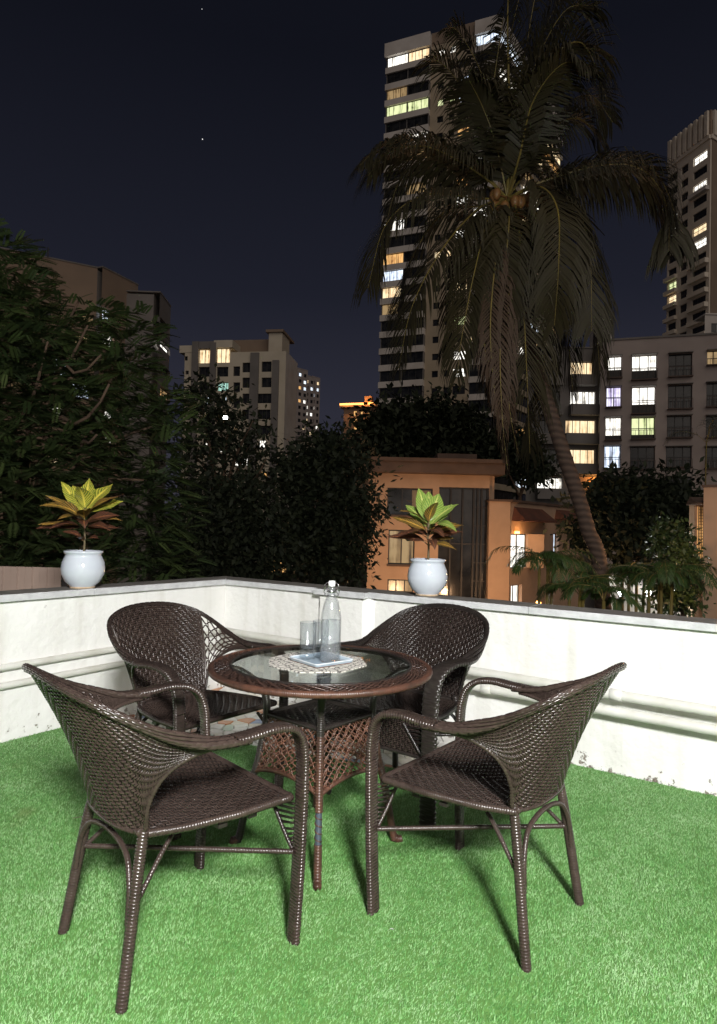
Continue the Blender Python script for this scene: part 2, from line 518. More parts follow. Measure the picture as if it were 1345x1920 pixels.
def emit(name, c, s):
    m, nt, b = new_mat(name)
    b.inputs["Emission Color"].default_value = (*c, 1)
    b.inputs["Emission Strength"].default_value = s
    b.inputs["Base Color"].default_value = (*c, 1)
    return m
M['lamp_white'] = emit("lamp_white", (0.95, 0.98, 1.0), 14.0)
M['lamp_orange'] = emit("lamp_orange", (1.0, 0.42, 0.10), 9.0)
M['eave_light'] = emit("eave_light", (1.0, 0.40, 0.10), 3.2)
M['lamp_red'] = emit("lamp_red", (1.0, 0.08, 0.05), 7.0)
M['star'] = emit("star", (1.0, 1.0, 1.0), 1.2)

# ------------------------------------------------------------------ mesh helpers
def raw(name, verts, faces, mats, parent=None, smooth=False, mi=None):
    me = bpy.data.meshes.new(name)
    V = np.asarray(verts, dtype=np.float64)
    if parent is not None and parent.get("_w"):
        V = V - np.array(parent["_w"])
    me.from_pydata(V.tolist(), [], faces)
    for m in (mats if isinstance(mats, (list, tuple)) else [mats]):
        me.materials.append(m)
    if mi is not None:
        me.polygons.foreach_set("material_index", np.asarray(mi, dtype=np.int32))
    if smooth:
        me.polygons.foreach_set("use_smooth", np.ones(len(me.polygons), dtype=bool))
    me.update()
    o = bpy.data.objects.new(name, me)
    COL.objects.link(o)
    if parent is not None:
        o.parent = parent
        if parent.get("_w"):
            o["_w"] = list(parent["_w"])
    return o

def quads_np(name, V, nper, mats, parent=None, rnd=None, smooth=False, idx=None):
    """fast builder: V (n, nper, 3); every group of nper verts becomes the polygon(s) in idx"""
    n = V.shape[0]
    idx = idx or [tuple(range(nper))]
    V = V.reshape(-1, 3)
    if parent is not None and parent.get("_w"):
        V = V - np.array(parent["_w"])
    me = bpy.data.meshes.new(name)
    me.vertices.add(V.shape[0])
    me.vertices.foreach_set("co", V.astype(np.float32).ravel())
    base = (np.arange(n) * nper)[:, None]
    loops = np.concatenate([base + np.array(p)[None, :] for p in idx], axis=1).ravel()
    sizes = np.tile(np.array([len(p) for p in idx]), n)
    starts = np.concatenate([[0], np.cumsum(sizes)[:-1]])
    me.loops.add(len(loops))
    me.loops.foreach_set("vertex_index", loops.astype(np.int32))
    me.polygons.add(len(sizes))
    me.polygons.foreach_set("loop_start", starts.astype(np.int32))
    me.polygons.foreach_set("loop_total", sizes.astype(np.int32))
    if smooth:
        me.polygons.foreach_set("use_smooth", np.ones(len(sizes), dtype=bool))
    for m in (mats if isinstance(mats, (list, tuple)) else [mats]):
        me.materials.append(m)
    if rnd is not None:
        a = me.attributes.new("rnd", 'FLOAT', 'FACE')
        a.data.foreach_set("value", np.repeat(rnd, len(idx)).astype(np.float32))
    me.update(calc_edges=True)
    o = bpy.data.objects.new(name, me)
    COL.objects.link(o)
    if parent is not None:
        o.parent = parent
        if parent.get("_w"):
            o["_w"] = list(parent["_w"])
    return o

class MB:
    def __init__(s):
        s.v, s.f, s.mi, s.cur = [], [], [], 0
    def add(s, verts, faces):
        b = len(s.v)
        s.v.extend([tuple(map(float, p)) for p in verts])
        for f in faces:
            s.f.append(tuple(b + i for i in f))
            s.mi.append(s.cur)
        return s
    def hexa(s, p):            # 8 points: bottom ring 0-3, top ring 4-7
        return s.add(p, [(3, 2, 1, 0), (4, 5, 6, 7), (0, 1, 5, 4), (1, 2, 6, 5), (2, 3, 7, 6), (3, 0, 4, 7)])
    def box(s, x0, x1, y0, y1, z0, z1):
        return s.hexa([(x0, y0, z0), (x1, y0, z0), (x1, y1, z0), (x0, y1, z0), (x0, y0, z1), (x1, y0, z1), (x1, y1, z1), (x0, y1, z1)])
    def tube(s, pts, rad, sides=8, cap=True):
        P = np.asarray(pts, float)
        n = len(P)
        rad = np.broadcast_to(np.asarray(rad, float), (n,))
        T = np.gradient(P, axis=0)
        T /= np.linalg.norm(T, axis=1)[:, None] + 1e-12
        ref = np.array([0, 0, 1.0]) if abs(T[0][2]) < 0.9 else np.array([1.0, 0, 0])
        A = np.cross(T[0], ref); A /= np.linalg.norm(A)
        ang = np.arange(sides) * 2 * np.pi / sides
        ca, sa = np.cos(ang), np.sin(ang)
        vs = []
        for i in range(n):
            A = A - T[i] * (A @ T[i]); A /= np.linalg.norm(A) + 1e-12
            B = np.cross(T[i], A)
            vs.append(P[i] + rad[i] * (ca[:, None] * A + sa[:, None] * B))
        vs = np.concatenate(vs)
        fs = []
        for i in range(n - 1):
            for k in range(sides):
                a, b2 = i * sides + k, i * sides + (k + 1) % sides
                fs.append((a, b2, b2 + sides, a + sides))
        if cap:
            fs.append(tuple(reversed(range(sides))))
            fs.append(tuple(range((n - 1) * sides, n * sides)))
        return s.add(vs, fs)
    def lathe(s, prof, c=(0, 0, 0), seg=40, closed=False):
        vs, fs = [], []
        for r, z in prof:
            for k in range(seg):
                a = 2 * math.pi * k / seg
                vs.append((c[0] + r * math.cos(a), c[1] + r * math.sin(a), c[2] + z))
        n = len(prof)
        for i in range(n if closed else n - 1):
            j = (i + 1) % n
            for k in range(seg):
                k2 = (k + 1) % seg
                fs.append((i * seg + k, i * seg + k2, j * seg + k2, j * seg + k))
        return s.add(vs, fs)
    def grid(s, G, closed_u=False):     # G (nu, nv, 3)
        G = np.asarray(G)
        nu, nv = G.shape[:2]
        fs = []
        for i in range(nu if closed_u else nu - 1):
            i2 = (i + 1) % nu
            for j in range(nv - 1):
                fs.append((i * nv + j, i2 * nv + j, i2 * nv + j + 1, i * nv + j + 1))
        return s.add(G.reshape(-1, 3), fs)
    def build(s, name, mats, parent=None, smooth=False):
        multi = isinstance(mats, (list, tuple))
        return raw(name, s.v, s.f, mats, parent, smooth, s.mi if multi else None)

def tag(o, label, cat, group=None):
    o["label"] = label
    o["category"] = cat
    if group:
        o["group"] = group
    return o

def root(name, loc, label=None, cat=None, group=None, rz=0.0, world_parts=False):
    o = bpy.data.objects.new(name, None)
    o.empty_display_size = 0.1
    COL.objects.link(o)
    o.location = loc
    o.rotation_euler = (0, 0, rz)
    if label:
        tag(o, label, cat, group)
    if world_parts:
        o["_w"] = [float(x) for x in loc]
    return o

def structure(o):
    o["kind"] = "structure"
    return o

def stuff(o):
    o["kind"] = "stuff"
    return o

def spline(P, n):
    """Catmull-Rom through control points, n samples, even in parameter then re-spaced by length"""
    P = np.asarray(P, float)
    Q = np.vstack([2 * P[0] - P[1], P, 2 * P[-1] - P[-2]])
    out = []
    m = len(P) - 1
    for i in range(m):
        p0, p1, p2, p3 = Q[i:i + 4]
        for t in np.linspace(0, 1, 24, endpoint=False):
            out.append(0.5 * ((2 * p1) + (-p0 + p2) * t + (2 * p0 - 5 * p1 + 4 * p2 - p3) * t * t + (-p0 + 3 * p1 - 3 * p2 + p3) * t ** 3))
    out.append(P[-1])
    out = np.array(out)
    d = np.concatenate([[0], np.cumsum(np.linalg.norm(np.diff(out, axis=0)[:, :3], axis=1))])
    s = np.linspace(0, d[-1], n)
    return np.stack([np.interp(s, d, out[:, k]) for k in range(out.shape[1])], axis=1)

def survey(x, y, Y):
    """world point seen at photograph position (x, y) at distance Y along the ground"""
    c, s_ = math.cos(ROLL), math.sin(ROLL)
    u = c * (x - 672.5) + s_ * (y - 960.0)
    w = -s_ * (x - 672.5) + c * (y - 960.0)
    cp, sp = math.cos(PITCH), math.sin(PITCH)
    ray = np.array([u, F_PX * cp + w * sp, F_PX * sp - w * cp])
    return np.array([0, 0, CAM_H]) + ray * (Y / ray[1])

# ================================================================== SETTING
GROUND_Z = -8.0
gm = MB()
gm.add([(-900, -60, GROUND_Z), (900, -60, GROUND_Z), (1500, 2500, GROUND_Z), (-1500, 2500, GROUND_Z)], [(0, 1, 2, 3)])
structure(gm.build("ground", M['ground']))

# parapet frame: corner, direction of the right wall and of the left wall
CORNER = np.array([-1.0148, 5.006])
PHI = -0.5999
DR = np.array([math.cos(PHI), math.sin(PHI)])
DL = np.array([DR[1], -DR[0]])
NL, NR = DR, DL                     # inward normals of the left / right wall
Z_C0, Z_C1 = 0.793, 0.832           # underside and top of the coping
WALL_T = 0.17
def wl_pt(s, off=0.0):              # left wall: s along wall, off inward
    return CORNER + DL * s + NL * off
def wr_pt(s, off=0.0):
    return CORNER + DR * s + NR * off

# ---- terrace slab with broken-tile floor showing in the corner
sl = MB()
a = wl_pt(8.5, -WALL_T); b = CORNER - DR * WALL_T - DL * WALL_T; c = wr_pt(7.5, -WALL_T); d = c + DL * 9; e = a + DR * 2
ring = [a, b, c, wr_pt(7.5, 8.3), wl_pt(8.5, 7.5)]
sl.add([(*p, -0.006) for p in ring] + [(*p, -0.35) for p in ring],
       [tuple(reversed(range(5))), tuple(range(5, 10))] + [(i, (i + 1) % 5, (i + 1) % 5 + 5, i + 5) for i in range(5)])
floor = structure(sl.build("terrace_floor", M['grout']))

# turf edge (the carpet stops short of the corner)
T1 = wl_pt(1.12, 0.0); T2 = np.array([0.22, 3.38]); T3 = np.array([0.58, 3.47]); T4 = wr_pt(2.45, 0.0)
turf_poly = [wl_pt(8.3, 0.0), T1, T2, T3, T4, wr_pt(7.3, 0.0), wr_pt(7.3, 8.0), wl_pt(8.3, 7.3)]
tm = MB()
n = len(turf_poly)
tm.add([(*p, 0.0) for p in turf_poly] + [(*p, 0.006) for p in turf_poly],
       [tuple(range(n, 2 * n))] + [(i, (i + 1) % n, (i + 1) % n + n, i + n) for i in range(n)])
structure(tm.build("artificial_turf", M['turf']))

def in_poly(X, Y, poly):
    ins = np.zeros(X.shape, bool)
    m = len(poly)
    for i in range(m):
        x1, y1 = poly[i]; x2, y2 = poly[(i + 1) % m]
        cond = ((y1 > Y) != (y2 > Y)) & (X < (x2 - x1) * (Y - y1) / (y2 - y1 + 1e-12) + x1)
        ins ^= cond
    return ins

# ---- blades
def grass():
    N = 1750000
    X = RNG.uniform(-4.2, 4.6, N); Y = RNG.uniform(1.15, 5.0, N)
    keep = in_poly(X, Y, turf_poly) & (np.abs(X) < 0.60 * Y + 0.55)
    dens = np.clip((2.2 / Y) ** 1.6, 0.22, 1.0)
    keep &= RNG.random(N) < dens * 0.92
    X, Y = X[keep], Y[keep]
    n = len(X)
    far = np.clip(Y / 2.2, 1.0, 1.9)
    h = RNG.uniform(0.0065, 0.0125, n) * (1 + 0.12 * (far - 1))
    w = RNG.uniform(0.0008, 0.0013, n) * far
    # combed lie: blades lean mostly one way, with drifting direction
    la = 0.9 + 0.9 * np.sin(X * 2.1 + 1.3) * np.cos(Y * 1.7) + RNG.normal(0, 0.9, n)
    lean = np.clip(RNG.normal(0.55, 0.32, n), 0, 1.3)
    dx, dy = np.cos(la) * lean, np.sin(la) * lean
    fa = RNG.uniform(0, 2 * np.pi, n)
    wx, wy = np.cos(fa) * w, np.sin(fa) * w
    z0 = 0.004
    V = np.empty((n, 5, 3))
    V[:, 0] = np.c_[X - wx, Y - wy, np.full(n, z0)]
    V[:, 1] = np.c_[X + wx, Y + wy, np.full(n, z0)]
    mx, my = X + dx * h * 0.42, Y + dy * h * 0.42
    V[:, 2] = np.c_[mx + wx * .85, my + wy * .85, z0 + h * 0.60]
    V[:, 3] = np.c_[mx - wx * .85, my - wy * .85, z0 + h * 0.60]
    V[:, 4] = np.c_[X + dx * h * 1.15, Y + dy * h * 1.15, z0 + h * (1.0 - 0.16 * lean)]
    o = quads_np("grass", V, 5, M['grass'], rnd=RNG.random(n), idx=[(0, 1, 2, 3), (3, 2, 4)])
    stuff(o)
    o["label"] = "short bright green artificial grass covering the terrace floor"
    o["category"] = "grass"
grass()

# ---- crazy paving of broken tiles in the corner: real shards as parts of the floor
def clip_half(poly, p, nrm):
    out = []
    for i in range(len(poly)):
        a, b = poly[i], poly[(i + 1) % len(poly)]
        da, db = (a - p) @ nrm, (b - p) @ nrm
        if da <= 0:
            out.append(a)
        if (da < 0) != (db < 0):
            t = da / (da - db)
            out.append(a + (b - a) * t)
    return out

def shards():
    region = [wl_pt(1.30, 0.004), CORNER + NL * .004 + NR * .004, wr_pt(2.60, 0.004), T3 + np.array([0.05, -.06]), T2 + np.array([0, -.06])]
    rx = [p[0] for p in region]; ry = [p[1] for p in region]
    pts = []
    tries = 0
    while len(pts) < 290 and tries < 40000:
        tries += 1
        p = np.array([random.uniform(min(rx), max(rx)), random.uniform(min(ry), max(ry))])
        if not in_poly(np.array([p[0]]), np.array([p[1]]), region)[0]:
            continue
        if all(np.hypot(*(p - q)) > 0.052 for q in pts):
            pts.append(p)
    cols = ['white'] * 14 + ['cream'] * 10 + ['grey'] * 1 + ['brick', 'orange', 'blue', 'brown', 'mint']
    P = np.array(pts)
    for i, p in enumerate(P):
        poly = [p + np.array(q) * 0.11 for q in ((-1, -1), (1, -1), (1, 1), (-1, 1))]
        dd = np.hypot(*(P - p).T)
        for j in np.argsort(dd)[1:14]:
            m = (p + P[j]) / 2
            nn = (P[j] - p) / dd[j]
            poly = clip_half(poly, m - nn * 0.0035, nn)
            if len(poly) < 3:
                break
        # keep inside the walls
        for q, nn in ((CORNER + NL * .004, -NL), (CORNER + NR * .004, -NR)):
            if len(poly) >= 3:
                poly = clip_half(poly, q, nn)
        if len(poly) < 3:
            continue
        h = random.uniform(0.0015, 0.004)
        k = len(poly)
        c0 = sum(poly) / k
        top = [c0 + (q - c0) * 0.95 for q in poly]
        mb = MB()
        mb.add([(*q, -0.007) for q in poly] + [(*q, h - 0.001) for q in poly] + [(*q, h) for q in top],
               [(a_, (a_ + 1) % k, (a_ + 1) % k + k, a_ + k) for a_ in range(k)]
               + [(a_ + k, (a_ + 1) % k + k, (a_ + 1) % k + 2 * k, a_ + 2 * k) for a_ in range(k)] + [tuple(range(2 * k, 3 * k))])
        # bluer and more orange shards towards the right-hand end
        cc = random.choice(cols)
        mb.build("tile", M['shard_' + cc], floor)
shards()

# ---- parapet walls
def wall_prism(mb, pts2, z0, z1):
    k = len(pts2)
    mb.add([(*p, z0) for p in pts2] + [(*p, z1) for p in pts2],
           [tuple(reversed(range(k))), tuple(range(k, 2 * k))] + [(i, (i + 1) % k, (i + 1) % k + k, i + k) for i in range(k)])

# left wall
lw = root("parapet_wall", (*wl_pt(3.0), 0.0), "white plastered parapet wall behind the left chairs, carrying the yellow-leaved plant", "wall", world_parts=True)
mb = MB()
wall_prism(mb, [wl_pt(8.5, 0), wl_pt(8.5, -WALL_T), CORNER - DL * WALL_T - DR * WALL_T, CORNER - DL * 0.0 - DR * 0.0], -0.3, Z_C0)
mb.build("plaster_body", M['plaster'], lw)
def coping(parent, fn, cuts, o_in, o_out, miter0):
    """slabs of stone with a paler front edge; miter0: the first slab is cut at 45 degrees at the corner"""
    for i in range(len(cuts) - 1):
        s0, s1 = cuts[i] + (0.0 if i == 0 else 0.0015), cuts[i + 1] - 0.0015
        m_in = (o_in if miter0 and i == 0 else 0); m_out = (o_out if miter0 and i == 0 else 0)
        z1 = Z_C1 + random.uniform(-0.0012, 0.0012)
        q = [fn(s0 + m_in + (.001 if m_in else 0), o_in), fn(s1, o_in), fn(s1, -o_out), fn(s0 - m_out + (.001 if m_out else 0), -o_out)]
        mb = MB()
        bev = 0.006
        q2 = [fn(s0 + m_in + (.001 if m_in else 0), o_in - bev), fn(s1, o_in - bev), fn(s1, -o_out + bev), fn(s0 - m_out + (.001 if m_out else 0), -o_out + bev)]
        mb.cur = 1
        mb.add([(*p, Z_C0 + .001) for p in q] + [(*p, z1 - bev) for p in q] + [(*p, z1) for p in q2],
               [(3, 2, 1, 0)] + [(k, (k + 1) % 4, (k + 1) % 4 + 4, k + 4) for k in range(4)])
        mb.f += []
        mb.add([(*p, z1 - bev) for p in q] + [(*p, z1) for p in q2], [(k, (k + 1) % 4, (k + 1) % 4 + 4, k + 4) for k in range(4)])
        mb.cur = 0
        mb.add([(*p, z1) for p in q2], [(0, 1, 2, 3)])
        mb.build("coping_slab", [M['coping'], M['coping_edge']], parent)
coping(lw, lambda s, o: wl_pt(s, o), [0.0, 1.15, 2.32, 3.5, 4.7, 5.9, 7.1, 8.4], 0.035, WALL_T + 0.03, True)

# right wall with the shallow pier beside the bottle
rw = root("parapet_wall", (*wr_pt(3.0), 0.0), "white plastered parapet wall on the right with a shallow pier, carrying the greener plant", "wall", world_parts=True)
PS0, PS1 = PIER0, PIER1 = 0.965, 1.33
PO = 0.055
mb = MB()
prof = [CORNER + DR * 0.0, wr_pt(PS0, 0), wr_pt(PS0, PO), wr_pt(PS1 - .015, PO), wr_pt(PS1 + .05, 0.0), wr_pt(7.5, 0.0),
        wr_pt(7.5, -WALL_T), CORNER - DL * WALL_T - DR * WALL_T]
wall_prism(mb, prof, -0.3, Z_C0)
mb.build("plaster_body", M['plaster'], rw)
coping(rw, lambda s, o: wr_pt(s, o), [0.0, PS0 - .03], 0.035, WALL_T + 0.03, True)
coping(rw, lambda s, o: wr_pt(s, o), [PS0 - .03, PS1 + 0.02], 0.035 + PO, WALL_T + 0.03, False)
coping(rw, lambda s, o: wr_pt(s, o), [PS1 + 0.02, 2.42, 3.6, 4.8, 6.0, 7.4], 0.035, WALL_T + 0.03, False)

# ---- plastic drain pipes along the walls
def pipe(fn, s0, s1, za, zb, r, off, label, brackets):
    p0 = np.array([*fn(s0, off), za]); p1 = np.array([*fn(s1, off), zb])
    rt = root("drain_pipe", tuple(p0), label, "pipe", None, world_parts=True)
    mb = MB()
    P = np.linspace(0, 1, 30)[:, None] * (p1 - p0) + p0
    P[:, 2] += 0.002 * np.sin(np.linspace(0, 9, 30))
    mb.tube(P, r, 16)
    mb.build("pipe_run", M['pipe'], rt, True)
    for s in brackets:
        t = (s - s0) / (s1 - s0)
        c_ = p0 + (p1 - p0) * t
        dv = (p1 - p0) / np.linalg.norm(p1 - p0)
        mb = MB()
        mb.tube([c_ - dv * .03, c_ - dv * .028, c_ + dv * .028, c_ + dv * .03], [r * 1.02, r * 1.16, r * 1.16, r * 1.02], 16)
        mb.build("coupling", M['pipe'], rt, True)
pipe(wl_pt, 0.03, 8.3, 0.432, 0.412, 0.020, 0.022, "upper thin grey drain pipe along the left white wall", [2.45, 5.2])
pipe(wl_pt, 0.03, 8.3, 0.330, 0.306, 0.020, 0.022, "lower thin grey drain pipe along the left white wall", [3.1, 6.0])
pipe(wr_pt, 0.06, 7.3, 0.452, 0.405, 0.026, 0.030 + PO, "upper cream drain pipe along the right white wall", [2.9, 4.0, 5.4])
pipe(wr_pt, 0.06, 7.3, 0.372, 0.310, 0.026, 0.030 + PO, "lower cream drain pipe along the right white wall", [2.2, 4.6])

# ================================================================== CHAIRS
def interp_curve(tab, n):
    tab = np.asarray(tab, float)
    return tab

R_TAB = [(0, 0, -.414, .852), (.2, .132, -.402, .841), (.4, .234, -.352, .808), (.55, .284, -.272, .760), (.7, .304, -.177, .711), (.85, .309, -.066, .675), (1.0, .309, .045, .664)]
L_TAB = [(0, 0, -.232, .425), (.2, .105, -.222, .425), (.4, .178, -.186, .430), (.55, .201, -.186, .506), (.7, .234, -.158, .585), (.85, .274, -.080, .638), (1.0, .303, .045, .650)]
def tab_fn(tab):
    tab = np.array(tab, float)
    full = np.vstack([tab[::-1] * np.array([-1, -1, 1, 1]), tab[1:]])
    S = spline(full, 400)
    def fn(u):
        u = np.atleast_1d(u)
        return np.stack([np.interp(u, S[:, 0], S[:, k]) for k in (1, 2, 3)], axis=-1)
    return fn
RIM, LOW = tab_fn(R_TAB), tab_fn(L_TAB)
def SHELL(u, v):
    u, v = np.broadcast_arrays(np.asarray(u, float), np.asarray(v, float))
    sh = u.shape
    u, v = u.ravel(), v.ravel()
    a, b = LOW(u), RIM(u)
    P = a + (b - a) * v[:, None]
    P[:, 1] += 0.022 * np.sin(np.pi * v) * (1 - np.abs(u)) ** 0.5
    return P.reshape(*sh, 3)
def SEAT(u, v):
    u, v = np.broadcast_arrays(np.asarray(u, float), np.asarray(v, float))
    y = -.195 + .432 * v
    hw = np.interp(v, [0, .25, .6, 1], [.178, .222, .252, .262])
    z = .426 + .010 * v - .012 * (1 - u * u) * np.sin(np.pi * np.clip(v, .05, 1))
    return np.stack([u * hw, y, z], axis=-1)

def surf_normals(S, u, v, e=1e-3):
    du = S(np.clip(u + e, -1, 1), v) - S(np.clip(u - e, -1, 1), v)
    dv = S(u, np.clip(v + e, 0, 1)) - S(u, np.clip(v - e, 0, 1))
    n = np.cross(du, dv)
    return n / (np.linalg.norm(n, axis=-1, keepdims=True) + 1e-12), dv

WEAVES = {}
def weave(name, S, u0, u1, nwarp, v0, v1, nweft, amp, mat, parent, wwarp=0.0045, pair=1):
    """weft strands running along u, over and under the warps; ribbon cut as a flat diamond section"""
    key = (name, id(S), nwarp, nweft, mat.name)
    if key in WEAVES:
        o = bpy.data.objects.new(name, WEAVES[key])
        COL.objects.link(o)
        o.parent = parent
        return stuff(o)
    allV, allF = [], []
    off = 0
    us = np.linspace(u0, u1, 4 * nwarp + 1)
    vs = np.linspace(v0, v1, nweft)
    dvv = (v1 - v0) / (nweft - 1)
    m = len(us)
    for j, v in enumerate(vs):
        vv = np.full(m, v)
        P = S(us, vv)
        nrm, dv = surf_normals(S, us, vv)
        across = dv / (np.linalg.norm(dv, axis=-1, keepdims=True) + 1e-12)
        # local spacing of rows
        sp = np.linalg.norm(S(us, np.clip(vv + dvv / 2, 0, 1)) - S(us, np.clip(vv - dvv / 2, 0, 1)), axis=-1)
        k = np.abs(np.arange(m) - (m - 1) // 2)
        ph = np.cos(np.pi * (k / 4.0 + 0.5 * j))
        w = (np.clip(sp, 0.0026, 0.0130) * (0.57 + 0.09 * ph))[:, None]         # +-1 at warps, 0 between
        o_ = (amp * ph)[:, None] * nrm
        th = 0.0015
        Q = np.stack([P + o_ - across * w, P + o_ + nrm * th, P + o_ + across * w, P + o_ - nrm * th], axis=1)   # m,4,3
        allV.append(Q.reshape(-1, 3))
        i = np.arange(m - 1)[:, None] * 4
        for a_, b_ in ((0, 1), (1, 2), (2, 3), (3, 0)):
            allF.append(np.concatenate([i + a_, i + b_, i + 4 + b_, i + 4 + a_], axis=1) + off)
        off += m * 4
    # warps
    uw = np.linspace(u0, u1, nwarp + 1)
    vv = np.linspace(v0, v1, 22)
    for u in uw:
        U = np.full(22, u)
        P = S(U, vv)
        nrm, dv = surf_normals(S, U, vv)
        ac = np.cross(nrm, dv); ac /= np.linalg.norm(ac, axis=-1, keepdims=True) + 1e-12
        w, th = wwarp, 0.0010
        Q = np.stack([P - ac * w, P + nrm * th, P + ac * w, P - nrm * th], axis=1)
        allV.append(Q.reshape(-1, 3))
        i = np.arange(21)[:, None] * 4
        for a_, b_ in ((0, 1), (1, 2), (2, 3), (3, 0)):
            allF.append(np.concatenate([i + a_, i + b_, i + 4 + b_, i + 4 + a_], axis=1) + off)
        off += 22 * 4
    V = np.concatenate(allV); Fq = np.concatenate(allF)
    me = bpy.data.meshes.new(name)
    me.vertices.add(len(V)); me.vertices.foreach_set("co", V.astype(np.float32).ravel())
    me.loops.add(Fq.size); me.loops.foreach_set("vertex_index", Fq.astype(np.int32).ravel())
    me.polygons.add(len(Fq))
    me.polygons.foreach_set("loop_start", (np.arange(len(Fq)) * 4).astype(np.int32))
    me.polygons.foreach_set("loop_total", np.full(len(Fq), 4, np.int32))
    me.materials.append(mat)
    me.polygons.foreach_set("use_smooth", np.ones(len(Fq), dtype=bool))
    me.update(calc_edges=True)
    WEAVES[key] = me
    o = bpy.data.objects.new(name, me)
    COL.objects.link(o)
    o.parent = parent
    stuff(o)
    return o

def lattice(name, S, u0, u1, v0, v1, nrow, ncol, r, mat, parent):
    """open cane mesh: wavy rows meeting their neighbours crest to trough, plus paired uprights"""
    mb = MB()
    m = ncol * 6 + 1
    us = np.linspace(u0, u1, m)
    dv = (v1 - v0) / nrow
    for j in range(nrow + 1):
        ph = (-1) ** j
        vv = np.clip(v0 + dv * (j + 0.40 * ph * np.cos(np.linspace(0, ncol * np.pi * 2, m))), 0, 1)
        mb.tube(S(us, vv), r, 4, False)
    for k in range(0, ncol * 2 + 1, 2):
        u = u0 + (u1 - u0) * (k + .5) / (ncol * 2)
        vv = np.linspace(v0, v1, 16)
        mb.tube(S(np.full(16, u), vv), r * .8, 4, False)
    o = mb.build(name, mat, parent)
    return stuff(o)

def strand_rim(mb, P, W, w, t, nst=5):
    """rim of lengthwise strands, each dipping under a binding every few centimetres"""
    P = np.asarray(P, float); n = len(P)
    T = np.gradient(P, axis=0); T /= np.linalg.norm(T, axis=1)[:, None]
    W = np.asarray(W, float); W = W - T * np.sum(W * T, 1)[:, None]; W /= np.linalg.norm(W, axis=1)[:, None]
    B = np.cross(T, W)
    s = np.concatenate([[0], np.cumsum(np.linalg.norm(np.diff(P, axis=0), axis=1))])
    w = np.broadcast_to(np.asarray(w, float), (n,))
    for k in range(2 * nst):
        a = np.pi * (k + .5) / nst
        cx, cy = math.cos(a), math.sin(a)
        fr = np.abs(((s / .030 + .5 * (k % 2)) % 1.0) - .5) * 2
        dip = np.where(fr > .8, -.0016, .0004)
        r_ = np.clip(w * .62 / nst + .0014, .0032, .0075)
        Q = P + W * (cx * (w / 2 - r_ * .5) * abs(cx) ** -.35)[:, None] + B * (cy * (t / 2 - .003)) + (W * cx + B * cy) * dip[:, None]
        mb.tube(Q, r_, 5, True)

def sweep(mb, P, W, w, t, style, pitch=0.0098, sec=14, slant=0.35):
    """rounded strap along P; W width vectors; style: 'wrap' cane wound round, 'rim' strands lengthwise, 'weave' plaited"""
    P = np.asarray(P, float); n = len(P)
    T = np.gradient(P, axis=0); T /= np.linalg.norm(T, axis=1)[:, None]
    W = np.asarray(W, float); W = W - T * np.sum(W * T, 1)[:, None]; W /= np.linalg.norm(W, axis=1)[:, None]
    B = np.cross(T, W)
    s = np.concatenate([[0], np.cumsum(np.linalg.norm(np.diff(P, axis=0), axis=1))])
    ang = np.arange(sec) * 2 * np.pi / sec
    ex = 0.55
    cx = np.sign(np.cos(ang)) * np.abs(np.cos(ang)) ** ex
    cy = np.sign(np.sin(ang)) * np.abs(np.sin(ang)) ** ex
    w = np.broadcast_to(np.asarray(w, float), (n,)); t = np.broadcast_to(np.asarray(t, float), (n,))
    X = cx[None, :] * w[:, None] / 2; Yv = cy[None, :] * t[:, None] / 2
    if style == 'wrap':
        fr = ((s[:, None] + slant * X) / pitch) % 1.0
        d = 0.0006 - 0.0046 * (np.abs(fr - 0.5) * 2) ** 3
    elif style == 'rim':
        fr = (s[:, None] / 0.024 + 0.5 * (np.arange(sec)[None, :] % 2)) % 1.0
        d = np.where(np.arange(sec)[None, :] % 2 == 0, 0.0018, -0.0014) + np.where(fr < 0.16, 0.0024, 0.0)
    else:
        row = np.floor(s / 0.011).astype(int)[:, None]
        chk = (row + np.arange(sec)[None, :] // 2) % 2
        fr = (s[:, None] / 0.011) % 1.0
        d = np.where(chk == 0, 0.0028 * np.sin(np.pi * fr), -0.0016)
    rr = np.sqrt(X ** 2 + Yv ** 2) + 1e-9
    X = X * (1 + d / rr); Yv = Yv * (1 + d / rr)
    G = P[:, None, :] + X[..., None] * W[:, None, :] + Yv[..., None] * B[:, None, :]
    fs = []
    for i in range(n - 1):
        for k in range(sec):
            k2 = (k + 1) % sec
            fs.append((i * sec + k, i * sec + k2, (i + 1) * sec + k2, (i + 1) * sec + k))
    fs.append(tuple(range(sec))); fs.append(tuple(reversed(range((n - 1) * sec, n * sec))))
    mb.add(G.reshape(-1, 3), fs)

def wound(mb, P, r, pitch=0.0085, sides=9):
    """round pole wound with cane"""
    P = np.asarray(P, float)
    L = np.sum(np.linalg.norm(np.diff(P, axis=0), axis=1))
    n = max(8, int(L / pitch * 3))
    Q = spline(P, n) if len(P) > 2 else P[0] + np.linspace(0, 1, n)[:, None] * (P[1] - P[0])
    rad = r * np.where(np.arange(n) % 3 == 0, 0.82, 1.0)
    mb.tube(Q, rad, sides)

def half_path(sx):
    arm = np.array([(.309, .0, .665), (.310, .06, .667), (.309, .13, .671), (.304, .195, .660), (.297, .238, .625), (.291, .257, .565), (.288, .262, .50)])
    leg = np.array([(.288, .262, .50), (.286, .262, .40), (.283, .257, .2), (.279, .248, 0.0)])
    m = np.array([sx, 1, 1])
    return arm * m, leg * m

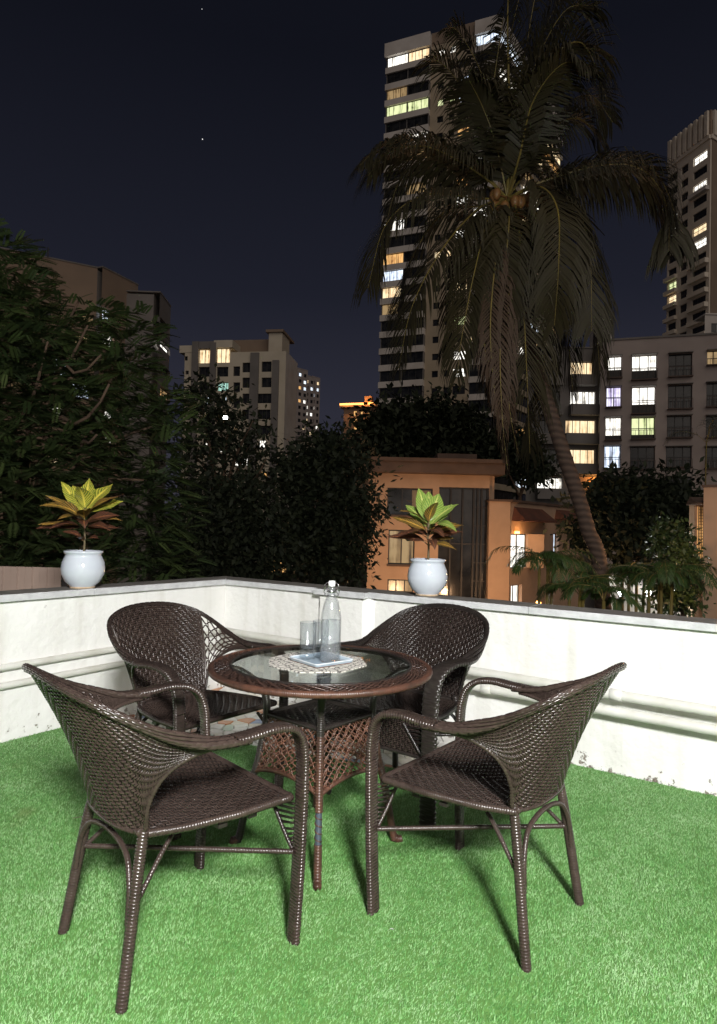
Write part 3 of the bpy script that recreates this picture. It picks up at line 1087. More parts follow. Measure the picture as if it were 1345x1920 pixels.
def make_chair(kind, label, loc, rz, mats, cross=1):
    mw, md = mats
    c = root("wicker_chair", (loc[0], loc[1], 0.0), label, "chair", "wicker chairs round the table", rz)
    woven = kind == 'apron'
    # back
    if kind == 'open':
        weave("back_panel", SHELL, -.44, .44, 26, .02, .985, 44, .0028, mw, c)
        lattice("back_lattice", SHELL, .44, .985, .03, .98, 11, 6, .0036, mw, c)
        lattice("back_lattice", SHELL, -.985, -.44, .03, .98, 11, 6, .0036, mw, c)
        for u in (-.44, .44):
            mb = MB(); mb.tube(SHELL(np.full(16, u), np.linspace(0, 1, 16)), .006, 6)
            mb.build("back_batten", mw, c, True)
    else:
        weave("back_shell", SHELL, -.985, .985, 60, .015, .985, 52, .0023, mw, c)
    def lining(nm, S, u0, u1, v0, v1, m):
        G_ = S(np.linspace(u0, u1, 56)[:, None], np.linspace(v0, v1, 16)[None, :])
        mb = MB(); mb.grid(G_)
        mb.build(nm, m, c, True)
    if kind == 'plain':
        lining("back_lining", SHELL, -.975, .975, .01, .985, M['lining'])
    lining("seat_lining", SEAT, -.97, .97, .02, .97, M['lining'])
    # rim
    us = np.linspace(-1, 1, 330)
    P = RIM(us)
    Wd = RIM(us) - LOW(us)
    Wd = Wd / (np.linalg.norm(Wd, axis=1)[:, None] + 1e-9)
    side = np.clip((np.abs(us) - .55) / .4, 0, 1)[:, None]
    outw = np.stack([np.sign(us), np.zeros_like(us), np.zeros_like(us)], 1)
    ww = -Wd * (1 - side) * np.sign(us)[:, None] * 1.0 + outw * side
    ww = np.where((np.abs(us) < .02)[:, None], -Wd, ww)
    # keep a continuous width vector: use -Wd on both halves, blended to +-x at the arms
    ww = -Wd * (1 - side) + np.array([0, 0, 0]) + side * np.stack([np.ones_like(us), np.zeros_like(us), np.zeros_like(us)], 1) * np.where(us < 0, -1, 1)[:, None]
    wid = .021 + .037 * side[:, 0] ** 1.5 if not woven else .022 + .052 * side[:, 0] ** 1.5
    mb = MB(); strand_rim(mb, P - np.array([0, 0, .004]), ww, wid if kind != 'open' else .018 + .036 * side[:, 0] ** 2, .019)
    stuff(mb.build("back_rim", md, c, True))
    # lower edge binding of the shell
    mb = MB(); wound(mb, LOW(np.linspace(-.97, .97, 40)), .0075, .010, 7)
    mb.build("shell_edge", md, c, True)
    # arms and front legs
    for sx in (1, -1):
        A, Lg = half_path(sx)
        n = 190
        PA = spline(A, n)
        wx = np.tile(np.array([1.0 * sx, 0, 0]), (n, 1))
        mb = MB(); sweep(mb, PA, wx, np.linspace(.060, .050, n) if not woven else .076, .023, 'weave' if woven else 'wrap', slant=.0 if woven else .25)
        mb.build("arm", md, c, True)
        n = 260
        PL = spline(Lg, n)
        mb = MB(); sweep(mb, PL, np.tile(np.array([1.0 * sx, 0, 0]), (n, 1)), .050 if not woven else .074, .024, 'weave' if woven else 'wrap', slant=.32 * sx)
        mb.build("front_leg", md, c, True)
        # rear leg
        mb = MB(); wound(mb, [(.168 * sx, -.178, .452), (.186 * sx, -.205, .30), (.212 * sx, -.248, 0.0)], .0165)
        mb.build("rear_leg", md, c, True)
        # gusset under the seat at the front leg
        mb = MB()
        pts = spline([(.262 * sx, .250, .275), (.225 * sx, .247, .315), (.175 * sx, .244, .375), (.145 * sx, .242, .412)], 40)
        wound(mb, pts, .0075, .009, 6)
        for q in np.linspace(.06, .92, 9):
            p = pts[int(q * 39)]
            mb.tube([p, (.262 * sx, .250, p[2] + .012), (.264 * sx, .25, p[2] + .014)], .0042, 5)
        mb.build("corner_brace", M['wicker_dark'] if sx > 0 else md, c, True)
    # seat
    weave("seat_weave", SEAT, -.99, .99, 26, .01, .985, 42, .0026, mw, c)
    mb = MB()
    ring = np.concatenate([SEAT(np.full(26, -1.), np.linspace(0, 1, 26)), SEAT(np.linspace(-.96, .96, 26), np.full(26, 1.)), SEAT(np.full(26, 1.), np.linspace(1, 0, 26))])
    ring[:, 2] -= .004
    wound(mb, ring[::2], .0125, .0075, 9)
    back = SEAT(np.linspace(-1, 1, 14), np.zeros(14))
    wound(mb, back, .011, .0075, 8)
    mb.build("seat_frame", md, c, True)
    mb = MB()     # support straps under the seat
    for yy in (.02, .12):
        mb.box(-.24, .24, yy - .014, yy + .014, .398, .408)
    mb.build("seat_support", M['wicker_black'], c)
    # crossed stretchers
    cs = 1 if cross > 0 else -1
    mb = MB(); wound(mb, [(.274 * cs, .246, .272), (-.190 * cs, -.212, .262)], .0085)
    mb.build("stretcher", md, c, True)
    # bent arch between the rear legs
    mb = MB(); wound(mb, [(.186, -.226, .200), (.170, -.218, .30), (.118, -.208, .358), (0, -.204, .376), (-.118, -.208, .358), (-.170, -.218, .30), (-.186, -.226, .200)], .0085)
    mb.build("rear_arch", md, c, True)
    for sx in (1, -1):      # side braces
        mb = MB(); wound(mb, [(.194 * sx, -.213, .245), (.150 * sx, -.12, .335), (.110 * sx, -.04, .396)], .0075)
        mb.build("side_brace", md, c, True)
    if woven:
        AP = lambda u, v: np.stack([np.asarray(u) * .245, .240 + 0 * np.asarray(u), .285 + .135 * np.asarray(v)], -1)
        weave("seat_apron", AP, -1, 1, 34, 0.02, .98, 16, .0026, mw, c)
        mb = MB(); wound(mb, [(-.245, .24, .283), (.245, .24, .283)], .008)
        mb.build("apron_edge", md, c, True)
    return c

make_chair('plain', "dark brown wicker armchair at the near left, seen from behind", (-.5383, 1.9969), -.8183, (M['wicker'], M['wicker']))
make_chair('plain', "dark brown wicker armchair at the near right, seen from behind", (.4473, 2.185), .8945, (M['wicker'], M['wicker']), -1)
make_chair('open', "far left wicker armchair with open lattice beside its closely woven back panel", (-.71, 2.95), -2.25, (M['wicker'], M['wicker_dark']))
make_chair('apron', "far right wicker armchair with broad plaited arms and woven seat apron", (.245, 3.09), 2.498, (M['wicker_dark'], M['wicker_black']))

# ================================================================== TABLE
TC = (-.134, 2.578)
TZ, TR = .710, .439
tb = root("wicker_table", (*TC, 0), "round glass-topped wicker table with copper-brown lattice skirt", "table", rz=R(4))
# woven rim: flat ring that rolls down at the outside
RI = .352
def RING(u, v):
    u, v = np.broadcast_arrays(np.asarray(u, float), np.asarray(v, float))
    a = np.pi * u
    r = RI + (TR - .012 - RI) * v
    z = TZ - .002 - .010 * v ** 3
    return np.stack([r * np.cos(a), r * np.sin(a), z], -1)
weave("top_weave", RING, -1, 1, 96, .03, .97, 9, .0034, M['wicker_rim'], tb)
mb = MB(); mb.lathe([(RI + .004, TZ - .007), (TR - .014, TZ - .016), (TR - .014, TZ - .022), (RI + .004, TZ - .016)], seg=96, closed=True)
mb.build("rim_board", M['wicker_black'], tb, False)
def ring_tube(rad, z, r, nseg, mat, name, ribs=True):
    mb = MB()
    a = np.linspace(0, 2 * np.pi, nseg + 1)
    P = np.c_[rad * np.cos(a), rad * np.sin(a), np.full(nseg + 1, z)]
    mb.tube(P, r * np.where(np.arange(nseg + 1) % 3 == 0, .88, 1.0), 9, False)
    return mb.build(name, mat, tb, True)
ring_tube(TR - .011, TZ - .016, .0135, 1080, M['wicker_copper'], "rim_edge")
ring_tube(RI + .003, TZ - .001, .006, 640, M['wicker_black'], "inner_rim")
mb = MB(); mb.lathe([(0.0001, TZ - .005), (RI + .001, TZ - .005), (RI + .001, TZ + .001), (0.0001, TZ + .001)], seg=96)
mb.build("glass_top", M['table_glass'], tb)
# legs: flare under the rim, pinch at the shelf, splay to the floor, foot turned out
LEGP = [(.372, .690), (.315, .676), (.252, .632), (.214, .575), (.210, .49), (.236, .34), (.262, .24), (.300, .05), (.310, .012)]
for k in range(4):
    a = -np.pi / 2 + k * np.pi / 2
    ca, sa = math.cos(a), math.sin(a)
    P3 = [(r * ca, r * sa, z) for r, z in LEGP]
    mb = MB(); wound(mb, P3[:5], .0155, .008, 9)
    lg = mb.build("leg", M['wicker_black'], tb, True)
    low = P3[4:]
    if k == 0:      # worn front leg: winding lost above the foot, bare tube showing
        S_ = spline(low, 200)
        zz = S_[:, 2]
        up = S_[zz > .235]; mid = S_[(zz <= .24) & (zz >= .13)]; dn = S_[zz < .135]
        mb = MB(); wound(mb, up, .0155, .0095, 9); wound(mb, dn, .0155, .0095, 9)
        mb.build("leg_winding", M['wicker_copper'], lg, True)
        mb = MB(); mb.tube(mid, .0118, 12)
        mb.build("bare_tube", M['bare_metal'], lg, True)
        mb = MB()
        m_ = np.linspace(0, 1, 90)
        hel = np.stack([np.interp(m_, np.linspace(0, 1, len(mid)), mid[:, q]) for q in range(3)], 1)
        hel[:, 0] += .0125 * np.cos(m_ * 2 * np.pi * 4.5); hel[:, 1] += .0125 * np.sin(m_ * 2 * np.pi * 4.5)
        mb.tube(hel, .0026, 5)
        mb.build("loose_strand", M['wicker_copper'], lg, True)
    else:
        mb = MB(); wound(mb, low, .0155, .0095, 9)
        mb.build("leg_winding", M['wicker_black'] if k == 3 else M['wicker_copper'], lg, True)
    mb = MB()
    f0 = np.array(P3[-1])
    wound(mb, [f0 + np.array([0, 0, .012]), f0 + np.array([ca * .012, sa * .012, .002]), f0 + np.array([ca * .03, sa * .03, .006])], .0155, .009, 9)
    mb.build("foot", M['wicker_copper'], lg, True)
# shelf frame, shelf and lattice skirts
cor = [(.207 * math.cos(-np.pi / 2 + k * np.pi / 2), .207 * math.sin(-np.pi / 2 + k * np.pi / 2)) for k in range(5)]
SHZ = .508
def SHELF(u, v):
    u, v = np.broadcast_arrays(np.asarray(u, float), np.asarray(v, float))
    p, q = (u + 1) / 2, v
    A, B, C_, D = [np.array(x) for x in cor[:4]]
    xy = ((1 - p) * (1 - q))[..., None] * A + (p * (1 - q))[..., None] * B + (p * q)[..., None] * C_ + ((1 - p) * q)[..., None] * D
    return np.concatenate([xy * .96, np.full((*u.shape, 1), SHZ)], -1)
weave("shelf", SHELF, -1, 1, 15, .0, 1.0, 22, .0022, M['wicker_black'], tb)
for k in range(4):
    A = np.array([*cor[k], SHZ + .002]); B = np.array([*cor[k + 1], SHZ + .002])
    mb = MB(); wound(mb, [A, B], .0105, .008, 8)
    mb.build("shelf_rail", M['wicker_black'], tb, True)
    # lower arched rail between legs
    a0, a1 = -np.pi / 2 + k * np.pi / 2, -np.pi / 2 + (k + 1) * np.pi / 2
    e0 = np.array([.250 * math.cos(a0), .250 * math.sin(a0), .285]); e1 = np.array([.250 * math.cos(a1), .250 * math.sin(a1), .285])
    def arch(t, e0=e0, e1=e1):
        t = np.asarray(t, float)
        p = e0 + (e1 - e0) * t[..., None]
        p[..., 2] += .034 * (1 - (2 * t - 1) ** 2) ** .8
        return p
    mb = MB(); wound(mb, arch(np.linspace(0, 1, 24)), .0095, .008, 8)
    mb.build("arched_rail", M['wicker_copper'], tb, True)
    # lattice: wavy uprights that touch crest to crest, two layers
    mb = MB()
    ns = 15
    for layer in (0, 1):
        for j in range(ns):
            t = (j + .5) / ns
            q = np.linspace(0, 1, 34)
            wob = .46 / ns * np.cos(q * np.pi * 2 * 5 + (j % 2) * np.pi + layer * np.pi)
            tt = np.clip(t + wob, .01, .99)
            top = A + (B - A) * tt[:, None]
            top[:, 2] -= .008
            bot = arch(tt)
            P_ = top + (bot - top) * q[:, None]
            nrm = np.array([math.cos((a0 + a1) / 2), math.sin((a0 + a1) / 2), 0])
            P_ += nrm * (.004 * (1 if layer else -1) + .003 * np.cos(q * 31 + j))[:, None]
            mb.tube(P_, .0025, 5, False)
    stuff(mb.build("lattice_skirt", M['wicker_skirt'], tb, True))

# ---- things on the table
pm = MB()
ang = [R(22.5 + 8 + 45 * k) for k in range(8)]
ro = .205
vs = [(ro * math.cos(a), ro * math.sin(a), 0) for a in ang]; vt = [(x, y, .003) for x, y, z in vs]
pm.add(vs + vt, [tuple(reversed(range(8))), tuple(range(8, 16))] + [(i, (i + 1) % 8, (i + 1) % 8 + 8, i + 8) for i in range(8)])
o = pm.build("placemat", M['placemat'])
PMC = (-.152, 2.585)
o.location = (*PMC, TZ + .0015)
tag(o, "octagonal white placemat with dark straw hatching on the glass table", "placemat")

# tray
TZ2 = TZ + .0050
tr = root("tray", (-.134, 2.575, TZ2), "square pale blue ceramic tray on the placemat, under the bottle and glasses", "tray", rz=R(40))
def rsq(h, r, n=6):
    out = []
    for cx, cy, a0 in ((h - r, h - r, 0), (-h + r, h - r, 90), (-h + r, -h + r, 180), (h - r, -h + r, 270)):
        for k in range(n + 1):
            a = R(a0 + 90 * k / n)
            out.append((cx + r * math.cos(a), cy + r * math.sin(a)))
    return out
def loft(mb, rings):
    k = len(rings[0])
    vs = [p for rg in rings for p in rg]
    fs = []
    for i in range(len(rings) - 1):
        for j in range(k):
            fs.append((i * k + j, i * k + (j + 1) % k, (i + 1) * k + (j + 1) % k, (i + 1) * k + j))
    fs.append(tuple(reversed(range(k)))); fs.append(tuple(range((len(rings) - 1) * k, len(rings) * k)))
    mb.add(vs, fs)
TH = .094
mb = MB(); loft(mb, [[(*p, 0) for p in rsq(TH * .93, .012)], [(*p, .004) for p in rsq(TH * .95, .012)]])
mb.build("tray_foot", M['tray_foot'], tr)
mb = MB(); loft(mb, [[(*p, .004) for p in rsq(TH * .95, .012)], [(*p, .012) for p in rsq(TH, .014)], [(*p, .015) for p in rsq(TH * .985, .014)], [(*p, .0125) for p in rsq(TH * .93, .012)], [(*p, .009) for p in rsq(TH * .86, .012)]])
mb.build("tray_dish", M['tray'], tr)
mb = MB()
rg = rsq(TH * .992, .014)
mb.tube([(*p, .0148) for p in rg + rg[:1]], .0026, 6, False)
mb.build("tray_rim", M['tray_rim'], tr, True)
TTOP = TZ2 + .0095

def tumbler(x, y, label, h=.145, r=.0335):
    g = root("drinking_glass", (x, y, TTOP), label, "glass", "drinking glasses on the tray")
    mb = MB()
    mb.lathe([(.0001, .001), (r * .86, .001), (r * .90, .010), (r * .93, .034), (r * .88, .038), (r * .96, .046), (r * 1.0, h - .002), (r * .985, h), (r * .955, h - .002), (r * .90, .050), (r * .82, .046), (.0001, .045)], seg=40)
    mb.build("glass_body", M['tumbler'], g, True)
    return g
tumbler(-.190, 2.590, "empty clear tumbler on the tray, left of the bottle, fully in view")
tumbler(-.142, 2.636, "empty clear tumbler on the tray, half hidden behind the bottle")

bt = root("water_bottle", (-.098, 2.540, TTOP), "clear swing-top glass water bottle standing on the blue tray", "bottle")
BR = .0405
outer = [(.0001, .003), (.026, .0015), (BR - .003, .002), (BR, .008), (BR, .165), (BR * .97, .182), (BR * .86, .205), (BR * .66, .236), (.0205, .252), (.0165, .262), (.0155, .280), (.0165, .283), (.0165, .290), (.0150, .292)]
inner = [(.0125, .292), (.0125, .262), (.0165, .250), (BR * .58, .234), (BR * .79, .204), (BR * .90, .182), (BR - .004, .165), (BR - .004, .012), (.028, .008), (.0001, .010)]
mb = MB(); mb.lathe(outer + inner, seg=120)
def flute(v):
    r = math.hypot(v[0], v[1])
    if r < .030 or not (.012 < v[2] < .17):
        return v
    k = 1 - .030 * abs(math.sin(5 * math.atan2(v[1], v[0]))) ** .5
    return (v[0] * k, v[1] * k, v[2])
mb.v = [flute(v) for v in mb.v]
mb.build("bottle_body", M['bottle_glass'], bt, True)
mb = MB(); mb.lathe([(.0001, .0105), (.0275, .0085), (BR - .0043, .0125), (BR - .0043, .162), (.0001, .162)], seg=48)
mb.build("water", M['water'], bt, True)
mb = MB(); mb.lathe([(.0001, .2935), (.0118, .2935), (.0135, .297), (.0135, .312), (.011, .316), (.0001, .317)], seg=24)
mb.build("stopper", M['stopper'], bt, True)
mb = MB(); mb.lathe([(.0175, .270), (.0185, .272), (.0185, .276), (.0175, .278), (.0160, .276), (.0160, .272)], seg=24, closed=True)
for sx in (1, -1):
    mb.tube(spline([(sx * .0185, 0, .274), (sx * .026, .003, .262), (sx * .030, -.004, .276), (sx * .026, -.006, .300), (sx * .017, 0, .309), (sx * .012, 0, .307)], 26), .0013, 6)
    mb.tube(spline([(sx * .026, .003, .262), (sx * .024, -.018, .258), (sx * .010, -.027, .262), (0, -.028, .262)], 16), .0013, 6)
    mb.tube([(sx * .029, -.004, .276), (sx * .019, -.0, .290)], .0013, 6)
mb.build("wire_bail", M['wire'], bt, True)

# ================================================================== POTTED CROTONS
def leaf_mesh(L, Wd, droop, fold, wavy):
    n = 10
    vs, uv = [], []
    prof = [0.05, .45, .74, .92, 1.0, .98, .88, .72, .50, .26, .02]
    ang = 0.0
    x = z = 0.0
    for i in range(n + 1):
        t = i / n
        hw = prof[i] * Wd / 2
        for k in (-1, -.5, 0, .5, 1):
            zz = z + abs(k) * hw * fold + wavy * math.sin(t * 11 + k * 2) * abs(k)
            vs.append((x, k * hw, zz)); uv.append((.5 + k * .5, t))
        ang = droop * t
        x += math.cos(ang) * L / n; z -= math.sin(ang) * L / n
    fs = [(i * 5 + k, (i + 1) * 5 + k, (i + 1) * 5 + k + 1, i * 5 + k + 1) for i in range(n) for k in range(4)]
    return vs, fs, uv

def croton_plant(loc, label, leaves, ph, pw, stem_h):
    rt = root("potted_croton", loc, label, "potted plant", "crotons in white pots on the parapet")
    r = pw / 2
    mb = MB()
    mb.lathe([(.0001, .004), (r * .52, .004), (r * .56, .012), (r * .80, ph * .18), (r * .97, ph * .38), (r * 1.0, ph * .52), (r * .95, ph * .70), (r * .84, ph * .84), (r * .80, ph * .89),
              (r * .86, ph * .93), (r * .90, ph * .96), (r * .87, ph * .995), (r * .80, ph), (r * .74, ph * .97), (r * .74, ph * .86)], seg=56)
    pot = mb.build("pot", M['pot'], rt, True)
    mb = MB(); mb.lathe([(r * .50, 0), (r * .57, .0), (r * .58, .010), (r * .545, .012)], seg=40)
    mb.build("pot_foot", M['pot_foot'], pot, True)
    mb = MB(); mb.lathe([(.0001, ph * .885), (r * .5, ph * .88), (r * .75, ph * .87)], seg=30)
    mb.build("soil", M['soil'], pot, True)
    mb = MB(); mb.tube(spline([(0, 0, ph * .85), (.004, 0, ph + stem_h * .3), (-.003, .003, ph + stem_h * .7), (.002, 0, ph + stem_h)], 14), np.linspace(.0075, .005, 14), 8)
    mb.build("stem", M['stem'], rt, True)
    for (az, el, hb, L, Wd, droop, mk) in leaves:
        el = el + 14 if el < 34 else el - 2
        Wd = Wd * (1.18 if mk in ('yellow', 'green') else .92)
        az += random.uniform(-16, 16)
        el += random.uniform(-9, 9)
        L *= random.uniform(.86, 1.10)
        droop *= random.uniform(.8, 1.5)
        hb = .10 + .90 * hb
        vs, fs, uv = leaf_mesh(L * 1.2, Wd * 1.30, droop, .22, L * .02)
        Rm = Matrix.Rotation(R(az), 3, 'Z') @ Matrix.Rotation(-R(el), 3, 'Y') @ Matrix.Rotation(R(38 * math.cos(R(az)) + random.uniform(-14, 14)), 3, 'X')
        pet = 0.018
        base = Vector((0, 0, ph + stem_h * hb))
        V2 = [base + Rm @ (Vector(v) + Vector((pet, 0, 0))) for v in vs]
        me_o = raw("leaf", V2, fs, M['croton_' + mk], rt, True)
        ul = me_o.data.uv_layers.new(name="UVMap")
        for li, lp in enumerate(me_o.data.loops):
            ul.data[li].uv = uv[lp.vertex_index]
        # petiole joined as its own slim piece
        mb = MB(); mb.tube([base, base + Rm @ Vector((pet + .006, 0, .001))], .0022, 5)
        mb.build("leaf_stalk", M['stem'], me_o, True)

# az: 0 = right in the picture, 90 = away, 180 = left, 270 = towards the viewer
LEFT = [(95, 70, 1.0, .19, .070, .25, 'yellow'), (60, 52, 1.0, .215, .082, .35, 'yellow'), (30, 36, .95, .20, .072, .4, 'yellow'), (128, 55, .98, .21, .062, .25, 'yellow'), (158, 42, .92, .215, .054, .2, 'yellow'), (75, 38, .9, .21, .075, .5, 'yellow'),
        (262, 72, 1.0, .15, .064, .9, 'yellow'), (190, 26, .85, .20, .050, .35, 'orange'), (172, 14, .80, .23, .052, .3, 'orange'), (215, 24, .74, .21, .080, .9, 'orange'), (330, 30, .82, .20, .070, .9, 'orange'), (110, 30, .8, .20, .07, .5, 'orange'),
        (8, 24, .85, .225, .056, .3, 'red'), (300, 22, .70, .18, .070, 1.2, 'orange'), (345, 8, .62, .20, .070, .8, 'red'), (250, 20, .66, .17, .074, 1.3, 'orange'), (195, 4, .5, .22, .066, .5, 'red'), (178, -4, .56, .20, .056, .3, 'orange'),
        (355, 14, .70, .19, .060, .6, 'orange'), (50, 22, .6, .20, .07, .6, 'red'), (130, 22, .6, .20, .07, .6, 'red'), (232, 14, .50, .17, .066, 1.0, 'red'), (312, 8, .5, .17, .066, 1.0, 'red'), (275, 30, .56, .14, .06, 1.5, 'red'), (215, 20, .22, .11, .04, .6, 'red'), (330, 10, .15, .10, .046, .6, 'red'), (285, 18, .12, .09, .04, .7, 'red'), (20, 2, .5, .18, .06, .5, 'red')]
RIGHT = [(75, 70, 1.0, .19, .068, .3, 'green'), (35, 58, 1.0, .215, .080, .4, 'green'), (110, 64, .95, .20, .066, .35, 'green'), (18, 40, .9, .21, .060, .3, 'green'), (350, 32, .85, .21, .072, .6, 'green'), (60, 44, .9, .21, .07, .5, 'green'),
         (265, 74, .95, .17, .070, .8, 'orange'), (150, 50, .92, .19, .062, .35, 'green'), (222, 48, .82, .18, .062, .8, 'orange'), (180, 34, .74, .19, .06, .5, 'orange'), (310, 30, .76, .18, .066, 1.1, 'green'), (130, 34, .8, .19, .06, .5, 'green'),
         (0, 12, .60, .21, .072, .7, 'orange'), (205, 10, .52, .21, .064, .6, 'red'), (240, 22, .58, .17, .07, 1.2, 'red'), (185, 0, .42, .20, .062, .4, 'red'), (335, 10, .48, .18, .068, .8, 'red'), (285, 26, .60, .16, .066, 1.3, 'red'),
         (60, 24, .6, .19, .065, .6, 'orange'), (120, 20, .55, .19, .065, .6, 'red'), (270, 14, .40, .14, .056, 1.2, 'red'), (20, 18, .38, .16, .055, .6, 'orange'), (225, 4, .30, .15, .05, .7, 'red'), (315, 4, .3, .15, .05, .8, 'orange')]
croton_plant((-1.725, 4.067, Z_C1 + .001), "croton with yellow and orange leaves in a round white glazed pot", LEFT, .235, .262, .25)
croton_plant((.449, 4.113, Z_C1 + .001), "croton with green and dark red leaves in a round white glazed pot", RIGHT, .232, .256, .23)

# ---- small litter on the turf
mb = MB(); mb.tube(spline([(0, 0, 0), (.05, .012, .004), (.105, .03, 0)], 10), np.linspace(.0014, .0007, 10), 5)
o = mb.build("straw", M['cane_raw'], None, True); o.location = (-1.16, 2.72, .013)
tag(o, "pale dry straw lying on the grass left of the near left chair", "straw")
vs, fs, uv = leaf_mesh(.034, .012, 1.5, .3, .0)
o = raw("fallen_petal", vs, fs, M['stopper'], None, True); o.location = (.14, 2.02, .014); o.rotation_euler = (.2, 0, 2.6)
tag(o, "small curled whitish petal on the grass between the near chairs", "petal")
# ================================================================== BACKGROUND BUILDINGS
class Face:
    """a vertical facade plane through two surveyed ground points; s runs from the first to the second"""
    def __init__(f, xa, Ya, xb, Yb, y=990.0):
        a, b = survey(xa, y, Ya), survey(xb, y, Yb)
        f.a = a[:2]; d = b[:2] - a[:2]
        f.L = float(np.linalg.norm(d)); f.d = d / f.L
        n = np.array([f.d[1], -f.d[0]])
        f.n = n if n @ (-f.a) > 0 else -n
    def sz(f, x, y):
        o = np.array([0, 0, CAM_H]); r = survey(x, y, 1.0) - o
        t = (f.a @ f.n) / (r[:2] @ f.n)
        p = o + r * t
        return float((p[:2] - f.a) @ f.d), float(p[2])
    def rect(f, x0, y0, x1, y1):
        s0, z1 = f.sz(x0, y0); s1, z0 = f.sz(x1, y1)
        if s0 > s1: s0, s1 = s1, s0
        return s0, s1, z0, z1
    def p(f, s, z, o=0.0):
        q = f.a + f.d * s + f.n * o
        return (q[0], q[1], z)
    def slab(f, mb, s0, s1, z0, z1, o0, o1):
        return mb.hexa([f.p(s0, z0, o1), f.p(s1, z0, o1), f.p(s1, z0, o0), f.p(s0, z0, o0),
                        f.p(s0, z1, o1), f.p(s1, z1, o1), f.p(s1, z1, o0), f.p(s0, z1, o0)])

def roof_depth(x1, y1, Y1, x2, y2):
    """distance of a second roof corner of the same height"""
    z = survey(x1, y1, Y1)[2]
    lo, hi = 1.0, 2000.0
    o = np.array([0, 0, CAM_H]); r = survey(x2, y2, 1.0) - o
    return float((z - CAM_H) / r[2])

def wall_open(mb, face, s0, s1, z0, z1, holes, depth=0.22, o=0.0):
    """facade sheet with real openings and their reveals"""
    S = sorted({s0, s1, *[h[0] for h in holes], *[h[1] for h in holes]})
    Z = sorted({z0, z1, *[h[2] for h in holes], *[h[3] for h in holes]})
    S = [s for s in S if s0 - 1e-6 <= s <= s1 + 1e-6]; Z = [z for z in Z if z0 - 1e-6 <= z <= z1 + 1e-6]
    for i in range(len(S) - 1):
        cs = (S[i] + S[i + 1]) / 2
        hs = [h for h in holes if h[0] < cs < h[1]]
        j = 0
        while j < len(Z) - 1:
            cz = (Z[j] + Z[j + 1]) / 2
            if any(h[2] < cz < h[3] for h in hs):
                j += 1; continue
            k = j
            while k + 1 < len(Z) - 1 and not any(h[2] < (Z[k + 1] + Z[k + 2]) / 2 < h[3] for h in hs):
                k += 1
            mb.add([face.p(S[i], Z[j], o), face.p(S[i + 1], Z[j], o), face.p(S[i + 1], Z[k + 1], o), face.p(S[i], Z[k + 1], o)], [(0, 1, 2, 3)])
            j = k + 1
    for h in holes:
        a, b, c_, d_ = h
        q = [(a, c_), (b, c_), (b, d_), (a, d_)]
        for k in range(4):
            (sa, za), (sb, zb) = q[k], q[(k + 1) % 4]
            mb.add([face.p(sa, za, o), face.p(sb, zb, o), face.p(sb, zb, o - depth), face.p(sa, za, o - depth)], [(0, 1, 2, 3)])

def window(face, h, lit, parent, nm=2, nt=0, frame='frame_dark', depth=0.22, o=0.0, bar=0.06, lit_part=None, label=None):
    """framed window set back in its opening; pane as a part of it. lit_part: (fraction from top) of the pane that is lit"""
    s0, s1, z0, z1 = h
    e = 0.0
    q = o - depth + 0.03
    mb = MB()
    face.slab(mb, s0, s1, z0, z0 + bar, q - .03, q + .04)
    face.slab(mb, s0, s1, z1 - bar, z1, q - .03, q + .04)
    face.slab(mb, s0, s0 + bar, z0 + bar, z1 - bar, q - .03, q + .04)
    face.slab(mb, s1 - bar, s1, z0 + bar, z1 - bar, q - .03, q + .04)
    for k in range(1, nm):
        sm = s0 + (s1 - s0) * k / nm
        face.slab(mb, sm - bar / 2, sm + bar / 2, z0 + bar, z1 - bar, q - .02, q + .03)
    for k in range(1, nt + 1):
        zm = z0 + (z1 - z0) * k / (nt + 1)
        face.slab(mb, s0 + bar, s1 - bar, zm - bar / 2, zm + bar / 2, q - .018, q + .026)
    w = mb.build("window", M[frame], parent)
    g = MB()
    zs = z0 if lit_part is None else z1 - (z1 - z0) * lit_part
    g.add([face.p(s0 + .01, zs, q - .01), face.p(s1 - .01, zs, q - .01), face.p(s1 - .01, z1 - .01, q - .01), face.p(s0 + .01, z1 - .01, q - .01)], [(0, 1, 2, 3)])
    g.build("pane", M[lit] if lit else M['pane_dark'], w)
    if lit_part is not None and lit_part < 1:
        g = MB()
        face.slab(g, s0 + .01, s1 - .01, z0 + .01, zs, q - .02, q - .005)
        g.build("lower_panel", M['frame_dark'], w)
    return w

def back_box(mb, corners, z0, z1):
    k = len(corners)
    mb.add([(*p, z0) for p in corners] + [(*p, z1) for p in corners],
           [tuple(range(k, 2 * k))] + [(i, (i + 1) % k, (i + 1) % k + k, i + k) for i in range(k)])

def lit_choice(p, opts=('lit_white', 'lit_warm', 'lit_cool', 'lit_lime', 'lit_amber', 'lit_dimwarm')):
    return random.choice(opts) if random.random() < p else None

